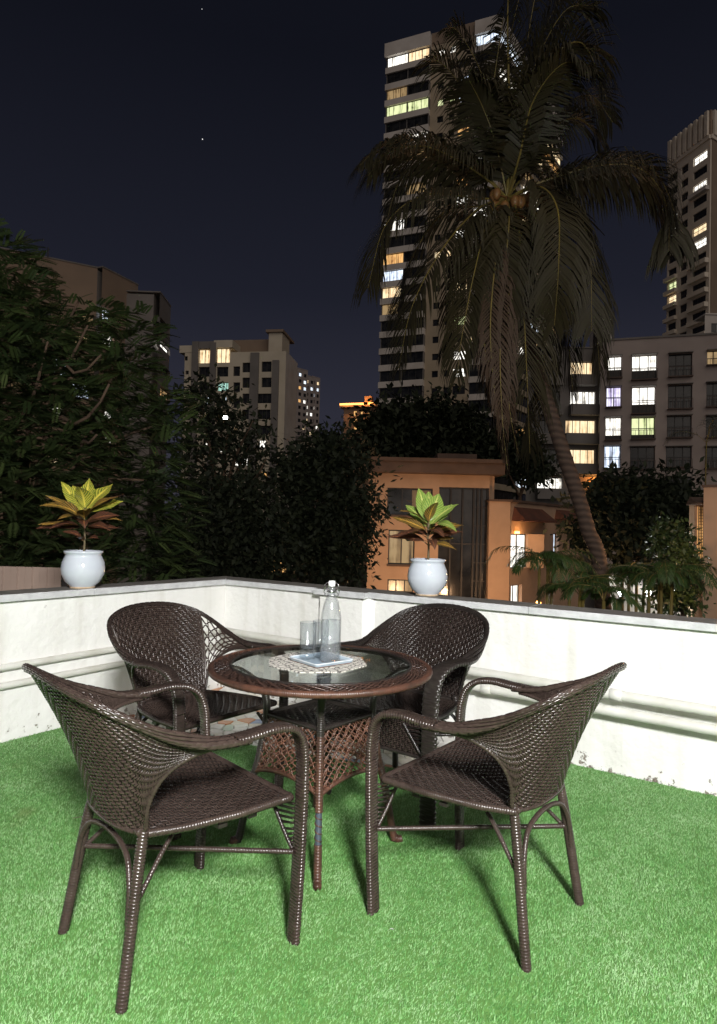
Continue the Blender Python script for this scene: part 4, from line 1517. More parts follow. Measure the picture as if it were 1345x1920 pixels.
# ------------------------------------------------------------------ tall tower behind the palm
def tower():
    Yc = 105.0
    YL = roof_depth(919, 31, Yc, 708, 89)
    F1 = Face(708, YL, 919, Yc)                 # broad face to the left
    YR = 132.0
    F2 = Face(919, Yc, 1040, YR)                # side face running away to the right
    ztop = survey(919, 31, Yc)[2]
    bp = F1.p(F1.L, GROUND_Z)
    t = root("tower_block", bp, "tallest apartment tower with pale balcony bands, half behind the coconut palm", "building", world_parts=True)
    L = F1.L
    fh = 2.93
    nfl = 29
    zb = ztop - 2.1 - nfl * fh
    # bays along the broad face (fractions from its left edge)
    b0, b1 = 0.0, .405 * L
    m0, m1 = .655 * L, .765 * L
    r0, r1 = .80 * L, L
    holes, wins = [], []
    for i in range(nfl):
        zf = ztop - 2.1 - (i + 1) * fh          # floor line
        holes.append((m0, m1, zf + .9, zf + 2.35)); wins.append((len(holes) - 1, i, 'm'))
        holes.append((.47 * L, .525 * L, zf + 1.1, zf + 2.2)); wins.append((len(holes) - 1, i, 's'))
        holes.append((.575 * L, .625 * L, zf + 1.1, zf + 2.2)); wins.append((len(holes) - 1, i, 's'))
    mb = MB()
    wall_open(mb, F1, b1, r0, zb, ztop - .6, holes, .25)
    mb.build("beige_wall", M['conc_beige'], t)
    core = MB()
    o = -.3
    back_box(core, [np.array(F1.p(0, 0, -1.2))[:2], np.array(F1.p(L, 0, -1.2))[:2] + F2.d * 1.0, np.array(F2.p(F2.L, 0, -.6))[:2], np.array(F2.p(F2.L, 0, -.6))[:2] - F1.d * L], GROUND_Z, ztop - .8)
    core.build("core", M['conc_grey'], t)
    mlit = {2: 'lit_cool', 3: 'lit_cool', 5: 'lit_amber', 9: 'lit_white', 11: 'lit_white', 8: 'lit_amber', 14: 'lit_warm', 16: 'lit_lime', 18: 'lit_white', 19: 'lit_white', 13: None}
    slit = {3: 'lit_lime', 0: 'lit_white', 12: 'lit_warm'}
    for k, i, kind in wins:
        if kind == 'm':
            window(F1, holes[k], mlit.get(i), t, 2, 1, depth=.25)
        else:
            window(F1, holes[k], slit.get(i), t, 1, 0, depth=.25, bar=.05)
    blit = {0: ('lit_white', 'lit_warm'), 8: (None, 'lit_dimwarm'), 10: ('lit_white', None), 2: ('lit_dimwarm', None), 3: ('lit_lime', 'lit_lime'), 5: (None, 'lit_white'), 6: (None, 'lit_dimwarm'), 12: ('lit_amber', None), 13: ('lit_cool', None), 14: ('lit_warm', None), 15: ('lit_dimwarm', None)}
    # projecting bay of the left edge: spandrel bands and glazing between them
    for i in range(nfl):
        zf = ztop - 2.1 - (i + 1) * fh
        mb = MB()
        F1.slab(mb, b0 - .15, b1, zf - .35, zf + .72, -1.0, .95)
        mb.build("balcony_band", M['conc_white'], t)
        half = (b0 + b1) / 2
        pair = blit.get(i, (None, None))
        for (sa, sb, lt) in ((b0 + .15, half - .06, pair[0]), (half + .06, b1 - .15, pair[1])):
            window(F1, (sa, sb, zf + .72, zf + fh - .36), lt, t, 3, 0, depth=.2, o=.75, bar=.07)
        for sa in (b0 + .02, half - .055, b1 - .14):
            mb = MB(); F1.slab(mb, sa, sa + .11, zf + .72, zf + fh - .35, -.5, .70)
            mb.build("bay_post", M['conc_grey'], t)
        # near-corner bay
        mb = MB()
        F1.slab(mb, r0, r1 + .2, zf - .30, zf + .70, -1.0, .45)
        mb.build("balcony_band", M['conc_white'], t)
        window(F1, (r0 + .1, r1 - .05, zf + .70, zf + fh - .31), {0: 'lit_cool', 7: 'lit_white', 10: 'lit_white', 17: 'lit_warm'}.get(i), t, 3, 0, depth=.2, o=.25, bar=.07)
        # side face
        mb = MB()
        F2.slab(mb, .26, F2.L, zf - .30, zf + .70, -1.0, .45)
        mb.build("side_band", M['conc_white'] if i < 2 else M['conc_beige'], t)
        window(F2, (.4, F2.L * .30, zf + .70, zf + fh - .31), {0: 'lit_cool', 2: 'lit_white', 4: 'lit_white'}.get(i), t, 4, 0, depth=.2, o=.2, bar=.08)
        window(F2, (F2.L * .36, F2.L * .66, zf + .70, zf + fh - .31), lit_choice(.3), t, 4, 0, depth=.2, o=.2, bar=.08)
        window(F2, (F2.L * .72, F2.L - .3, zf + .70, zf + fh - .31), lit_choice(.12), t, 4, 0, depth=.2, o=.2, bar=.08)
    mb = MB()
    F1.slab(mb, -.3, b1 + .05, ztop - 2.4, ztop - .02, -1.0, 1.15)
    mb.build("parapet", M['conc_white'], t)
    mb = MB()
    F1.slab(mb, b1 + .06, r0 - .05, ztop - 1.9, ztop + .3, -.6, .06)
    mb.build("parapet", M['conc_tan'], t)
    mb = MB()
    F1.slab(mb, r0 - .04, r1 + .3, ztop - 2.35, ztop, -1.0, .6)
    mb.build("parapet", M['conc_white'], t)
    mb = MB()
    F2.slab(mb, .34, F2.L, ztop - 2.35, ztop - .03, -1.0, .6)
    mb.build("parapet", M['conc_white'], t)
tower()

# ------------------------------------------------------------------ right-hand tower with finned crown
def tower_right():
    Yc = 130.0
    YL = roof_depth(1325, 205, Yc, 1245, 268)
    F1 = Face(1245, YL, 1325, Yc)
    F2 = Face(1325, Yc, 1430, 142.0)
    zt = survey(1325, 205, Yc)[2]
    t = root("tower_block", F1.p(F1.L, GROUND_Z), "pale tower at the right edge with a crown of vertical fins", "building", world_parts=True)
    L = F1.L; fh = 3.02; nfl = 22
    zc = zt - 7.2
    cols = [(.03 * L, .24 * L), (.33 * L, .50 * L), (.62 * L, .93 * L)]
    holes, meta = [], []
    for i in range(nfl):
        zf = zc - (i + 1) * fh
        for ci, (a, b) in enumerate(cols):
            holes.append((a, b, zf + .75, zf + 2.45)); meta.append((i, ci))
    zb = zc - nfl * fh
    mb = MB()
    wall_open(mb, F1, 0, L, zb, zt - 6.0, holes, .35)
    mb.build("facade", M['conc_pale'], t)
    lit = {(0, 2): 'lit_white', (2, 2): 'lit_white', (5, 2): 'lit_warm', (6, 2): 'lit_white', (3, 0): 'lit_white', (7, 2): None, (8, 0): 'lit_lime', (9, 0): 'lit_warm', (4, 0): 'lit_white'}
    for h, (i, ci) in zip(holes, meta):
        window(F1, h, lit.get((i, ci)), t, 3 if ci == 2 else 2, 1, depth=.35, bar=.09, frame='frame_dark' if ci != 1 else 'grille')
    for i in range(nfl):
        zf = zc - (i + 1) * fh
        if i >= 7:
            mb = MB(); F1.slab(mb, .58 * L, .99 * L, zf - .25, zf + .70, .02, 1.0)
            mb.build("balcony", M['conc_pale'], t)
            mb = MB(); F1.slab(mb, -.02 * L, .27 * L, zf - .2, zf + .62, .02, .8)
            mb.build("balcony", M['conc_pale'], t)
        elif i == 2:
            mb = MB(); F1.slab(mb, .58 * L, .99 * L, zf - .25, zf + .55, .02, 1.0)
            mb.build("balcony", M['conc_white'], t)
    h2, m2 = [], []
    for i in range(nfl):
        zf = zc - (i + 1) * fh
        h2.append((F2.L * .12, F2.L * .42, zf + .75, zf + 2.45)); m2.append(i)
        h2.append((F2.L * .55, F2.L * .85, zf + .75, zf + 2.45)); m2.append(-1)
    mb = MB(); wall_open(mb, F2, 0, F2.L, zb, zt - 6.0, h2, .35)
    mb.build("facade", M['conc_pale'], t)
    for h, i in zip(h2, m2):
        window(F2, h, {0: 'lit_lime', 5: 'lit_warm', 6: 'lit_white'}.get(i), t, 2, 1, depth=.35, bar=.09)
    mb = MB()
    back_box(mb, [np.array(F1.p(.1, 0, -.5))[:2], np.array(F1.p(L, 0, -.5))[:2], np.array(F2.p(F2.L, 0, -.5))[:2], np.array(F2.p(F2.L, 0, -.5))[:2] - F1.d * L], GROUND_Z, zt - 2)
    mb.build("core", M['conc_tan'], t)
    for F, n_ in ((F1, 8), (F2, 9)):
        mb = MB(); F.slab(mb, 0, F.L, zt - 6.0, zt - 5.2, -.4, .35)
        mb.build("cornice", M['conc_pale'], t)
        mb = MB(); F.slab(mb, 0.02, F.L, zt - 5.2, zt, -.4, .0)
        mb.build("crown_wall", M['conc_tan'], t)
        for k in range(n_):
            s = F.L * (k + .5) / n_
            mb = MB(); F.slab(mb, s - F.L / n_ * .27, s + F.L / n_ * .27, zt - 5.2, zt - .05, .003, .55)
            mb.build("fin", M['conc_pale'], t)
tower_right()

# ------------------------------------------------------------------ apartment block on the right
def flats():
    Y1 = 64.0; Y2 = roof_depth(1128, 640, Y1, 1345, 627)
    F = Face(1122, Y1, 1345, Y2)
    t = root("apartment_block", F.p(0, GROUND_Z), "long grey-pink apartment block on the right with barred lit windows", "building", world_parts=True)
    zt = survey(1128, 640, Y1)[2]
    W = [((1139, 669, 1166, 708), 'lit_white', .60), ((1137, 726, 1165, 763), 'lit_violet', None), ((1135, 783, 1165, 825), 'lit_white', .78), ((1133, 836, 1164, 878), 'lit_cool', None),
         ((1185, 667, 1232, 711), 'lit_white', .60), ((1185, 726, 1229, 775), 'lit_white', .64), ((1184, 783, 1228, 823), 'lit_lime', .78), ((1182, 838, 1228, 880), None, None),
         ((1254, 664, 1298, 705), None, None), ((1253, 722, 1298, 766), None, None), ((1251, 780, 1297, 820), None, None), ((1249, 838, 1297, 876), None, None),
         ((1326, 658, 1352, 684), 'lit_dimwarm', .9), ((1325, 718, 1352, 762), None, None), ((1324, 780, 1352, 820), None, None), ((1322, 838, 1352, 878), None, None),
         ((1131, 893, 1163, 930), None, None), ((1180, 895, 1228, 935), None, None), ((1248, 895, 1297, 935), None, None)]
    ext = F.L + 8
    holes = [F.rect(*w[0]) for w in W]
    for k in range(4):     # the row goes on beyond the frame
        s0, s1, z0, z1 = holes[8 + k]
        holes.append((s0 + 7.4, s1 + 7.4, z0, z1)); W.append((None, None if k != 1 else 'lit_warm', None))
    mb = MB(); wall_open(mb, F, 0, ext, GROUND_Z, zt, holes, .3)
    mb.build("facade", M['conc_pink'], t)
    for h, (_, lt, lp) in zip(holes, W):
        w = window(F, h, lt, t, 3 if h[1] - h[0] > 1.8 else 2, 1, depth=.3, bar=.07, lit_part=lp)
        # projecting box grille
        mb = MB()
        s0, s1, z0, z1 = h
        for k in range(7):
            s = s0 + (s1 - s0) * k / 6
            F.slab(mb, s - .015, s + .015, z0, z0 + (z1 - z0) * .38, .36, .40)
        F.slab(mb, s0 - .05, s1 + .05, z0 - .1, z0 + .02, .004, .42)
        F.slab(mb, s0, s1, z0 + (z1 - z0) * .38, z0 + (z1 - z0) * .40, .36, .40)
        mb.build("window_grille", M['grille'], w)
        mb = MB(); F.slab(mb, s0 - .05, s1 + .05, z1 + .02, z1 + .09, .004, .40)
        mb.build("window_hood", M['conc_grey'], w)
    mb = MB()
    back_box(mb, [np.array(F.p(0.02, 0, -.5))[:2], np.array(F.p(ext, 0, -.5))[:2], np.array(F.p(ext, 0, -12))[:2], np.array(F.p(0.02, 0, -12))[:2]], GROUND_Z, zt - .4)
    mb.build("core", M['conc_grey'], t)
    mb = MB(); F.slab(mb, -.1, ext, zt, zt + .18, -12, .12)
    mb.build("roof_slab", M['conc_grey'], t)
    # recessed wing with balconies to the left
    G = Face(985, Y1 + 2.5, 1122, Y1 + 2.2)
    GW = [((1070, 678, 1112, 706), 'lit_warm'), ((1070, 733, 1117, 761), 'lit_white'), ((1061, 787, 1117, 815), 'lit_warm'), ((1063, 842, 1116, 871), 'lit_warm'),
          ((1008, 895, 1055, 917), 'lit_white'), ((1000, 733, 1050, 761), None), ((1000, 787, 1046, 815), None), ((1000, 842, 1046, 871), None), ((1000, 678, 1050, 706), None)]
    hs = [G.rect(*w[0]) for w in GW]
    mb = MB(); wall_open(mb, G, 0, G.L, GROUND_Z, zt - .1, hs, .3)
    mb.build("facade", M['conc_grey'], t)
    mb = MB(); G.slab(mb, 0, G.L, zt - .1, zt + .05, -10, .1)
    mb.build("roof_slab", M['conc_grey'], t)
    for h, (_, lt) in zip(hs, GW):
        window(G, h, lt, t, 4, 0, depth=.3, bar=.06)
        mb = MB(); G.slab(mb, h[0] - .2, h[1] + .1, h[2] - 1.1, h[2] - .02, .02, 1.1)
        mb.build("balcony", M['conc_grey'], t)
    # porch lamp
    h = G.rect(1078, 894, 1119, 918)
    mb = MB(); G.slab(mb, h[0], h[1], h[2], h[3], .01, .06)
    mb.build("porch_wall", M['villa'], t)
    mb = MB(); G.slab(mb, h[1] - .35, h[1] - .12, h[3] - .5, h[3] - .25, .10, .25)
    mb.build("porch_lamp", M['lamp_orange'], t)
    p = G.p(h[1] - .3, h[3] - .5, .7)
    light("porch_light", 'POINT', p, 60.0, (1.0, .45, .12), .1)
    # roof tank
    H = Face(1118, 80, 1148, 80)
    tk = root("rooftop_tank", H.p(.9, survey(1130, 640, 80)[2] - 3), "white box tank on the roof beside the palm fronds", "water tank", world_parts=True)
    s0, s1, z0, z1 = H.rect(1118, 597, 1147, 640)
    mb = MB(); H.slab(mb, s0, s1, z0 - 3, z1, -2.2, 0)
    mb.build("tank_body", M['conc_white'], tk)
    mb = MB(); mb.lathe([(.0001, 0), (.42, 0), (.45, .1), (.45, .5), (.3, .62), (.0001, .66)], H.p((s0 + s1) / 2 + .2, z1, -1), 20)
    mb.build("tank_drum", M['conc_grey'], tk, True)
    H = Face(1322, 90, 1360, 90)
    tk = root("roof_room", H.p(1, survey(1330, 630, 90)[2] - 3), "small white roof room at the right edge above the flats", "building", world_parts=True)
    s0, s1, z0, z1 = H.rect(1322, 590, 1372, 630)
    hh = H.rect(1334, 606, 1356, 624)
    mb = MB(); wall_open(mb, H, s0, s1, z0 - 3, z1, [hh], .2)
    H.slab(mb, s0, s1, z1, z1 + .2, -3, .15)
    mb.build("room_wall", M['conc_white'], tk)
    window(H, hh, None, tk, 2, 0, 'frame_white', .2)
flats()

# ------------------------------------------------------------------ stepped cream block, left of centre
def block_left():
    Y = 115.0
    F = Face(337, Y + 3, 528, Y)
    E_ = Face(528, Y, 550, Y + 9)
    t = root("apartment_block", F.p(F.L, GROUND_Z), "cream apartment block left of centre with stepped roof rooms", "building", world_parts=True)
    z1 = F.sz(450, 660)[1]; zL = F.sz(345, 648)[1]
    zend = F.sz(528, 657)[1]
    wins = [((373, 655, 394, 681), 'lit_warm', 2), ((406, 653, 431, 680), 'lit_warm', 3), ((373, 688, 394, 706), None, 2), ((407, 688, 428, 706), None, 2), ((438, 687, 450, 705), None, 1), ((455, 680, 470, 698), None, 2),
            ((491, 678, 509, 697), None, 2), ((491, 708, 509, 726), None, 2), ((483, 738, 509, 756), None, 3), ((483, 768, 507, 786), None, 3), ((455, 708, 470, 727), None, 2), ((438, 717, 450, 735), None, 1),
            ((408, 717, 428, 733), 'lit_teal', 2), ((385, 744, 393, 758), 'lit_cool', 1), ((417, 744, 425, 758), 'lit_cool', 1), ((438, 747, 450, 765), None, 1), ((455, 738, 470, 756), None, 2), ((373, 717, 394, 735), None, 2),
            ((384, 830, 393, 842), 'lit_white', 1), ((412, 833, 427, 848), 'lit_white', 2), ((486, 825, 498, 839), 'lit_white', 1), ((440, 857, 448, 874), 'lit_white', 1), ((452, 856, 464, 873), 'lit_white', 1), ((440, 800, 447, 812), 'lit_warm', 1),
            ((489, 884, 501, 896), 'lit_amber', 1), ((483, 798, 507, 815), None, 3), ((455, 768, 470, 786), None, 2), ((408, 774, 421, 792), 'lit_dimwarm', 1), ((346, 668, 352, 676), None, 1), ((348, 695, 354, 702), None, 1), ((353, 708, 358, 713), None, 1)]
    holes = [F.rect(*w[0]) for w in wins]
    mb = MB(); wall_open(mb, F, 0, F.L, GROUND_Z, z1, holes, .4)
    mb.build("facade", M['conc_cream'], t)
    for h, (_, lt, n_) in zip(holes, wins):
        window(F, h, lt, t, n_, 0, depth=.4, bar=.10)
    # darker vertical strips set proud
    for x0, x1, y0, y1 in ((362, 371, 641, 740), (396, 404, 643, 745), (471, 483, 662, 800), (512, 521, 676, 800)):
        s0, s1, za, zb_ = F.rect(x0, y0, x1, y1)
        mb = MB(); F.slab(mb, s0, s1, GROUND_Z, zb_, .004, .35)
        mb.build("pilaster", M['conc_grey'], t)
    # upper set-back storeys
    def blk(x0, y0, x1, y1, dep, off, m, name="roof_room"):
        s0, s1, za, zb_ = F.rect(x0, y0, x1, y1)
        mb = MB(); F.slab(mb, s0, s1, za, zb_, -dep, off)
        return mb.build(name, M[m], t)
    blk(337, 648, 361, 661, 8, -.01, 'conc_cream')
    blk(361.3, 641, 402, 653.5, 8, .15, 'conc_grey')
    blk(402.5, 639, 437, 652, 8, .3, 'conc_cream')
    blk(418, 626, 498, 658, 9, -4, 'conc_tan')
    r2 = blk(498.5, 617, 523, 659, 7, -2, 'conc_cream')
    s0, s1, za, zb_ = F.rect(497, 613, 524, 617)
    mb = MB(); F.slab(mb, s0 - .3, s1 + .3, za, zb_, -9.5, -1.5)
    mb.build("roof_slab", M['conc_tan'], t)
    # pale end wall
    mb = MB(); wall_open(mb, E_, 0, E_.L, GROUND_Z, zend, [], .3)
    mb.build("end_wall", M['conc_white'], t)
    mb = MB()
    back_box(mb, [np.array(F.p(0, 0, -.6))[:2], np.array(F.p(F.L - .3, 0, -.6))[:2], np.array(E_.p(E_.L, 0, -.3))[:2], np.array(F.p(0, 0, -9))[:2]], GROUND_Z, z1 - .3)
    mb.build("core", M['conc_tan'], t)
    # flood lamp low on the block
    p = survey(423, 783, 23.5)
    mb = MB(); mb.lathe([(.0001, -.065), (.07, -.055), (.085, 0), (.07, .055), (.0001, .065)], p, 16)
    fl = mb.build("flood_lamp", M['lamp_white'], None, True)
    tag(fl, "glaring white flood lamp among the leaves before the cream block", "lamp")
block_left()

# ------------------------------------------------------------------ far block full of lights, floodlit orange roof, left block behind the tree
def far_blocks():
    Y = 300.0
    F = Face(550, Y, 602, Y + 14)
    t = root("distant_tower", F.p(0, GROUND_Z), "distant tower block dotted with small lights, left of the gap", "building", world_parts=True)
    parts = [(550, 575, 688), (575, 590, 703), (590, 603, 705)]
    n = 0
    for (x0, x1, yt) in parts:
        s0, s1, _, zt = F.rect(x0, yt, x1, 800)
        o = {550: 0.0, 575: -.8, 590: -1.6}[x0]
        cols = 3 if x0 == 550 else 2
        hs = []
        for i in range(11):
            for c_ in range(cols):
                w = (s1 - s0) / cols
                hs.append((s0 + w * (c_ + .22), s0 + w * (c_ + .78), zt - 2.4 - i * 3.1 - 1.0, zt - 2.4 - i * 3.1 + .6))
        mb = MB(); wall_open(mb, F, s0, s1 - .02, GROUND_Z, zt, hs, .4, o)
        F.slab(mb, s0, s1 - .02, zt, zt + .3, -10, o + .1)
        mb.build("facade", M['conc_pink'], t)
        for h in hs:
            window(F, h, lit_choice(.42, ('lit_white', 'lit_warm', 'lit_amber', 'lit_warm', 'lit_cool')), t, 1, 0, depth=.4, o=o, bar=.1)
    s, z = F.sz(561, 688)
    mb = MB(); mb.tube([F.p(s, z, -2), F.p(s, z + 1.1, -2)], .12, 6)
    mb.build("mast", M['frame_dark'], t)
    mb = MB(); mb.lathe([(.0001, 0), (.45, .1), (.5, .5), (.4, .8), (.0001, .9)], F.p(s, z + 1.0, -2), 12)
    mb.build("warning_lamp", M['lamp_red'], t, True)
    # orange floodlit house
    Y = 150.0
    F = Face(645, Y + 2, 700, Y)
    t = root("floodlit_house", F.p(0, GROUND_Z), "house with a glowing orange strip along its eaves, left of the tower", "building", world_parts=True)
    hs = [F.rect(*q) for q in ((663, 770, 669, 780), (676, 770, 681, 779), (662, 785, 669, 792), (676, 786, 680, 791), (663, 800, 669, 806), (676, 800, 681, 806), (662, 814, 668, 820), (676, 814, 680, 820), (690, 770, 696, 780))]
    s0, s1, z0, zt = F.rect(645, 765, 706, 840)
    mb = MB(); wall_open(mb, F, s0, s1, GROUND_Z, zt, hs, .3)
    mb.build("facade", M['villa'], t)
    for h in hs:
        window(F, h, 'lit_amber', t, 1, 0, depth=.3, bar=.08)
    mb = MB(); F.slab(mb, s0 - .8, s1 + .3, zt, zt + .5, -9, .8)
    mb.build("roof_slab", M['villa'], t)
    mb = MB(); F.slab(mb, s0 - .8, s1 + .3, zt + .5, zt + .95, .35, .8)
    mb.build("eave_strip", M['eave_light'], t)
    a, b, za, zb_ = F.rect(682, 741, 694, 762)
    mb = MB(); F.slab(mb, a, b, zt + .5, zb_, -3, -1)
    mb.build("turret", M['villa'], t)
    for q in (655, 688):
        s, z = F.sz(q, 752)
        light("eave_light", 'POINT', F.p(s, z, 1.6), 260.0, (1.0, .42, .12), .3)
    # block behind the left tree
    Yb = 58.0
    Y2 = roof_depth(59, 481, Yb, 184, 506)
    A = Face(-160, roof_depth(59, 481, Yb, -160, 437), 184, Y2)
    t = root("apartment_block", survey(240, 990, Y2) * np.array([1, 1, 0]) + np.array([0, 0, GROUND_Z]), "brown apartment block rising behind the big left tree", "building", world_parts=True)
    zt = survey(59, 481, Yb)[2]
    def wing(F, x0, yt, x1, wins, m='conc_tan', dep=9.0, zt=None):
        s0 = F.sz(x0, yt)[0]; s1 = F.sz(x1, yt)[0]
        if zt is None:
            zt = F.sz((x0 + x1) / 2, yt)[1]
        hs = [F.rect(*w[0]) for w in wins]
        mb = MB(); wall_open(mb, F, s0, s1, GROUND_Z, zt, hs, .35)
        mb.build("facade", M[m], t)
        for h, w in zip(hs, wins):
            window(F, h, w[1], t, 2, 0, depth=.35, bar=.09)
        mb = MB(); F.slab(mb, s0, s1, zt, zt + .12, -dep, .06); mb.build("roof_slab", M['conc_grey'], t)
        mb = MB(); F.slab(mb, s0 + .05, s1 - .05, GROUND_Z, zt - .2, -dep, -.6); mb.build("core", M['conc_grey'], t)
    wA = [((190 - 50, 625, 165, 655), 'lit_dimwarm'), ((100, 670, 125, 705), 'lit_cool'), ((80, 575, 96, 600), None), ((135, 715, 168, 748), 'lit_cool'), ((96, 760, 116, 785), 'lit_white'), ((90, 845, 110, 870), 'lit_warm'), ((20, 640, 40, 670), None), ((20, 700, 45, 730), 'lit_dimwarm'), ((150, 588, 180, 606), 'lit_dimwarm')]
    wing(A, -160, 481, 184, wA, zt=zt)
    B = Face(192, Y2 + .3, 262, Y2 + 5)
    wing(B, 192, 518, 260, [((192.5, 575, 208, 604), 'lit_cool'), ((192.5, 622, 214, 654), 'lit_white'), ((222, 652, 240, 676), None), ((196, 768, 214, 790), 'lit_white'), ((198, 815, 214, 832), 'lit_white'), ((200, 852, 212, 870), 'lit_white')])
    C_ = Face(240, Y2 + 2.5, 300, Y2 + 5.0)
    wing(C_, 262, 553, 300, [((253, 672, 282, 705), None), ((262, 735, 288, 770), 'lit_dimwarm')], 'conc_tan')
    D = Face(300, Y2 + 5.0, 321, Y2 + 9.5)
    wing(D, 300, 562, 321, [((301, 594, 319, 625), None), ((301, 637, 319, 668), 'lit_white'), ((301, 680, 319, 712), None), ((301, 722, 319, 755), 'lit_dimwarm')], 'conc_grey')
    # rooftop aerial
    p = survey(90, 482, Yb)
    ar = MB(); ar.tube([p, p + np.array([0, 0, .9])], .05, 6)
    tag(ar.build("roof_aerial", M['frame_dark']), "short dark aerial on the roof behind the left tree", "aerial")
far_blocks()

# ------------------------------------------------------------------ apricot villa
def villa():
    Y = 40.0
    F = Face(690, Y, 917, Y)
    t = root("villa", F.p(F.L * .6, GROUND_Z), "apricot villa with deep cornice and dark corner glazing, behind the right pot", "house", world_parts=True)
    zc = F.sz(800, 889)[1]
    W = [((727, 914, 811, 967), None, 3), ((729, 993, 777, 1059), 'lit_dimwarm', 2), ((727, 1086, 775, 1112), 'lit_dimwarm', 3)]
    glaz = F.rect(824, 913, 917, 1200)
    holes = [F.rect(*w[0]) for w in W]
    gl = (glaz[0], F.L - .02, F.sz(824, 1190)[1], glaz[3])
    mb = MB(); wall_open(mb, F, 0, F.L, GROUND_Z, zc, holes + [gl], .25)
    mb.build("front_wall", M['villa'], t)
    for h, (_, lt, n_) in zip(holes, W):
        w = window(F, h, lt, t, n_, 0, depth=.25, bar=.08)
        mb = MB()                      # drawn curtains behind the glass at one side
        F.slab(mb, h[0] - .08, h[1] + .08, h[2] - .12, h[2] - .01, .004, .12)
        mb.build("sill", M['villa_dark'], w)
        if lt is None:
            mb = MB()
            n_ = 14
            a, b = h[0] + (h[1] - h[0]) * .55, h[1] - .1
            for k in range(n_):
                sx = a + (b - a) * k / n_
                F.slab(mb, sx, sx + (b - a) / n_ * .96, h[2] + .1, h[3] - .12, -.205, -.19 + .02 * (k % 2))
            mb.build("curtain", M['fabric_curtain'], w)
    # corner glazing
    g = MB(); g.add([F.p(gl[0], gl[2], -.2), F.p(gl[1], gl[2], -.2), F.p(gl[1], gl[3], -.2), F.p(gl[0], gl[3], -.2)], [(0, 1, 2, 3)])
    gz = g.build("corner_glazing", M['pane_dark'], t)
    mbs = [gl[0] + (gl[1] - gl[0]) * q for q in (.0, .24, .48, .70, .78, .86, .98)]
    for q in mbs:
        mb = MB(); F.slab(mb, q - .05, q + .05, gl[2], gl[3], -.19, -.05)
        mb.build("mullion", M['frame_dark'], gz)
    for q in range(7):
        z = gl[3] - .05 - q * 1.15
        mb = MB(); F.slab(mb, gl[0] + (gl[1] - gl[0]) * (.70 if q % 3 else 0), gl[1], z - .04, z + .04, -.185, -.06)
        mb.build("transom", M['frame_dark'], gz)
    # cornice in two steps
    s0, s1, z0, z1 = F.rect(697, 866, 941, 889)
    mb = MB(); F.slab(mb, s0, s1, zc, z1, -7.5, .9)
    mb.build("cornice", M['villa_dark'], t)
    mb = MB(); F.slab(mb, s0 - .1, s1 + .15, z1, z1 + .22, -7.6, 1.05)
    mb.build("cornice_lip", M['villa_dark'], t)
    a, b, za, zb_ = F.rect(826, 845, 902, 866)
    mb = MB(); F.slab(mb, a, b, z1 + .22, zb_, -5, -1.4)
    mb.build("roof_room", M['villa_dark'], t)
    # right pier block and the lower wing running back
    P = Face(917, Y - .5, 957, Y - .5)
    zp = P.sz(930, 940)[1]
    mb = MB(); P.slab(mb, 0, P.L, GROUND_Z, zp, -6, 0)
    mb.build("pier", M['villa'], t)
    mb = MB(); P.slab(mb, -.05, P.L + .1, zp, zp + .12, -6.1, .12)
    mb.build("pier_cap", M['villa_dark'], t)
    mb = MB(); F.slab(mb, F.L - 1.0, F.L + .35, zp + .12, zc, -6, -.3)
    mb.build("upper_return", M['villa'], t)
    G = Face(957.5, Y - .5, 1092, Y + 9)
    zg = G.sz(958, 941)[1]
    gw = [(G.rect(957.8, 1001, 991, 1064), 'lit_white', 2), (G.rect(999, 1003, 1013, 1058), None, 1), (G.rect(1038, 1000, 1047, 1050), 'lit_cool', 1), (G.rect(955.5 + 3, 1098, 978, 1160), 'lit_white', 2)]
    gw = [((max(h[0], .08), h[1], h[2], h[3]), l, n_) for h, l, n_ in gw]
    mb = MB(); wall_open(mb, G, .02, G.L, GROUND_Z, zg, [w[0] for w in gw], .3)
    mb.build("wing_wall", M['villa'], t)
    for h, lt, n_ in gw:
        window(G, h, lt, t, n_, 0, depth=.3, bar=.07)
    h = gw[0][0]
    mb = MB()                           # open casement catching the lamp
    q0, q1 = np.array(G.p(h[1] - .25, h[2], .02)), np.array(G.p(h[1] + .3, h[2], .9))
    mb.hexa([tuple(q0), tuple(q1), tuple(q1 + np.array([0, .05, 0])), tuple(q0 + np.array([0, .05, 0])), tuple(q0 + np.array([0, 0, h[3] - h[2]])), tuple(q1 + np.array([0, 0, h[3] - h[2]])), tuple(q1 + np.array([0, .05, h[3] - h[2]])), tuple(q0 + np.array([0, .05, h[3] - h[2]]))])
    mb.build("open_casement", M['villa'], t)
    mb = MB(); G.slab(mb, h[0] + .5, h[0] + .8, h[3] + .03, h[3] + .16, .02, .2)
    mb.build("wall_lamp", M['lamp_orange'], t)
    light("wall_light", 'POINT', G.p(h[0] + .9, h[3] - .15, .55), 45.0, (1.0, .55, .22), .08)
    # tiled hoods over the wing windows
    for (x0, x1, y0, y1) in ((960, 1020, 950, 980), (1040, 1090, 955, 977)):
        s0, s1, z0, z1 = G.rect(x0, y0, x1, y1)
        hood = root("x", (0, 0, 0)); bpy.data.objects.remove(hood)
        mb = MB()
        mb.hexa([G.p(s0 - .1, z0, .9), G.p(s1 + .1, z0, .9), G.p(s1, z0, .003), G.p(s0, z0, .003), G.p(s0, z0 + .1, .9), G.p(s1, z0 + .1, .9), G.p(s1 - .3, z1, .003), G.p(s0 + .3, z1, .003)])
        hd = mb.build("tiled_hood", M['rooftile'], t)
    mb = MB(); G.slab(mb, -.1, G.L, zg, zg + .15, -6, .15)
    mb.build("wing_roof", M['villa_dark'], t)
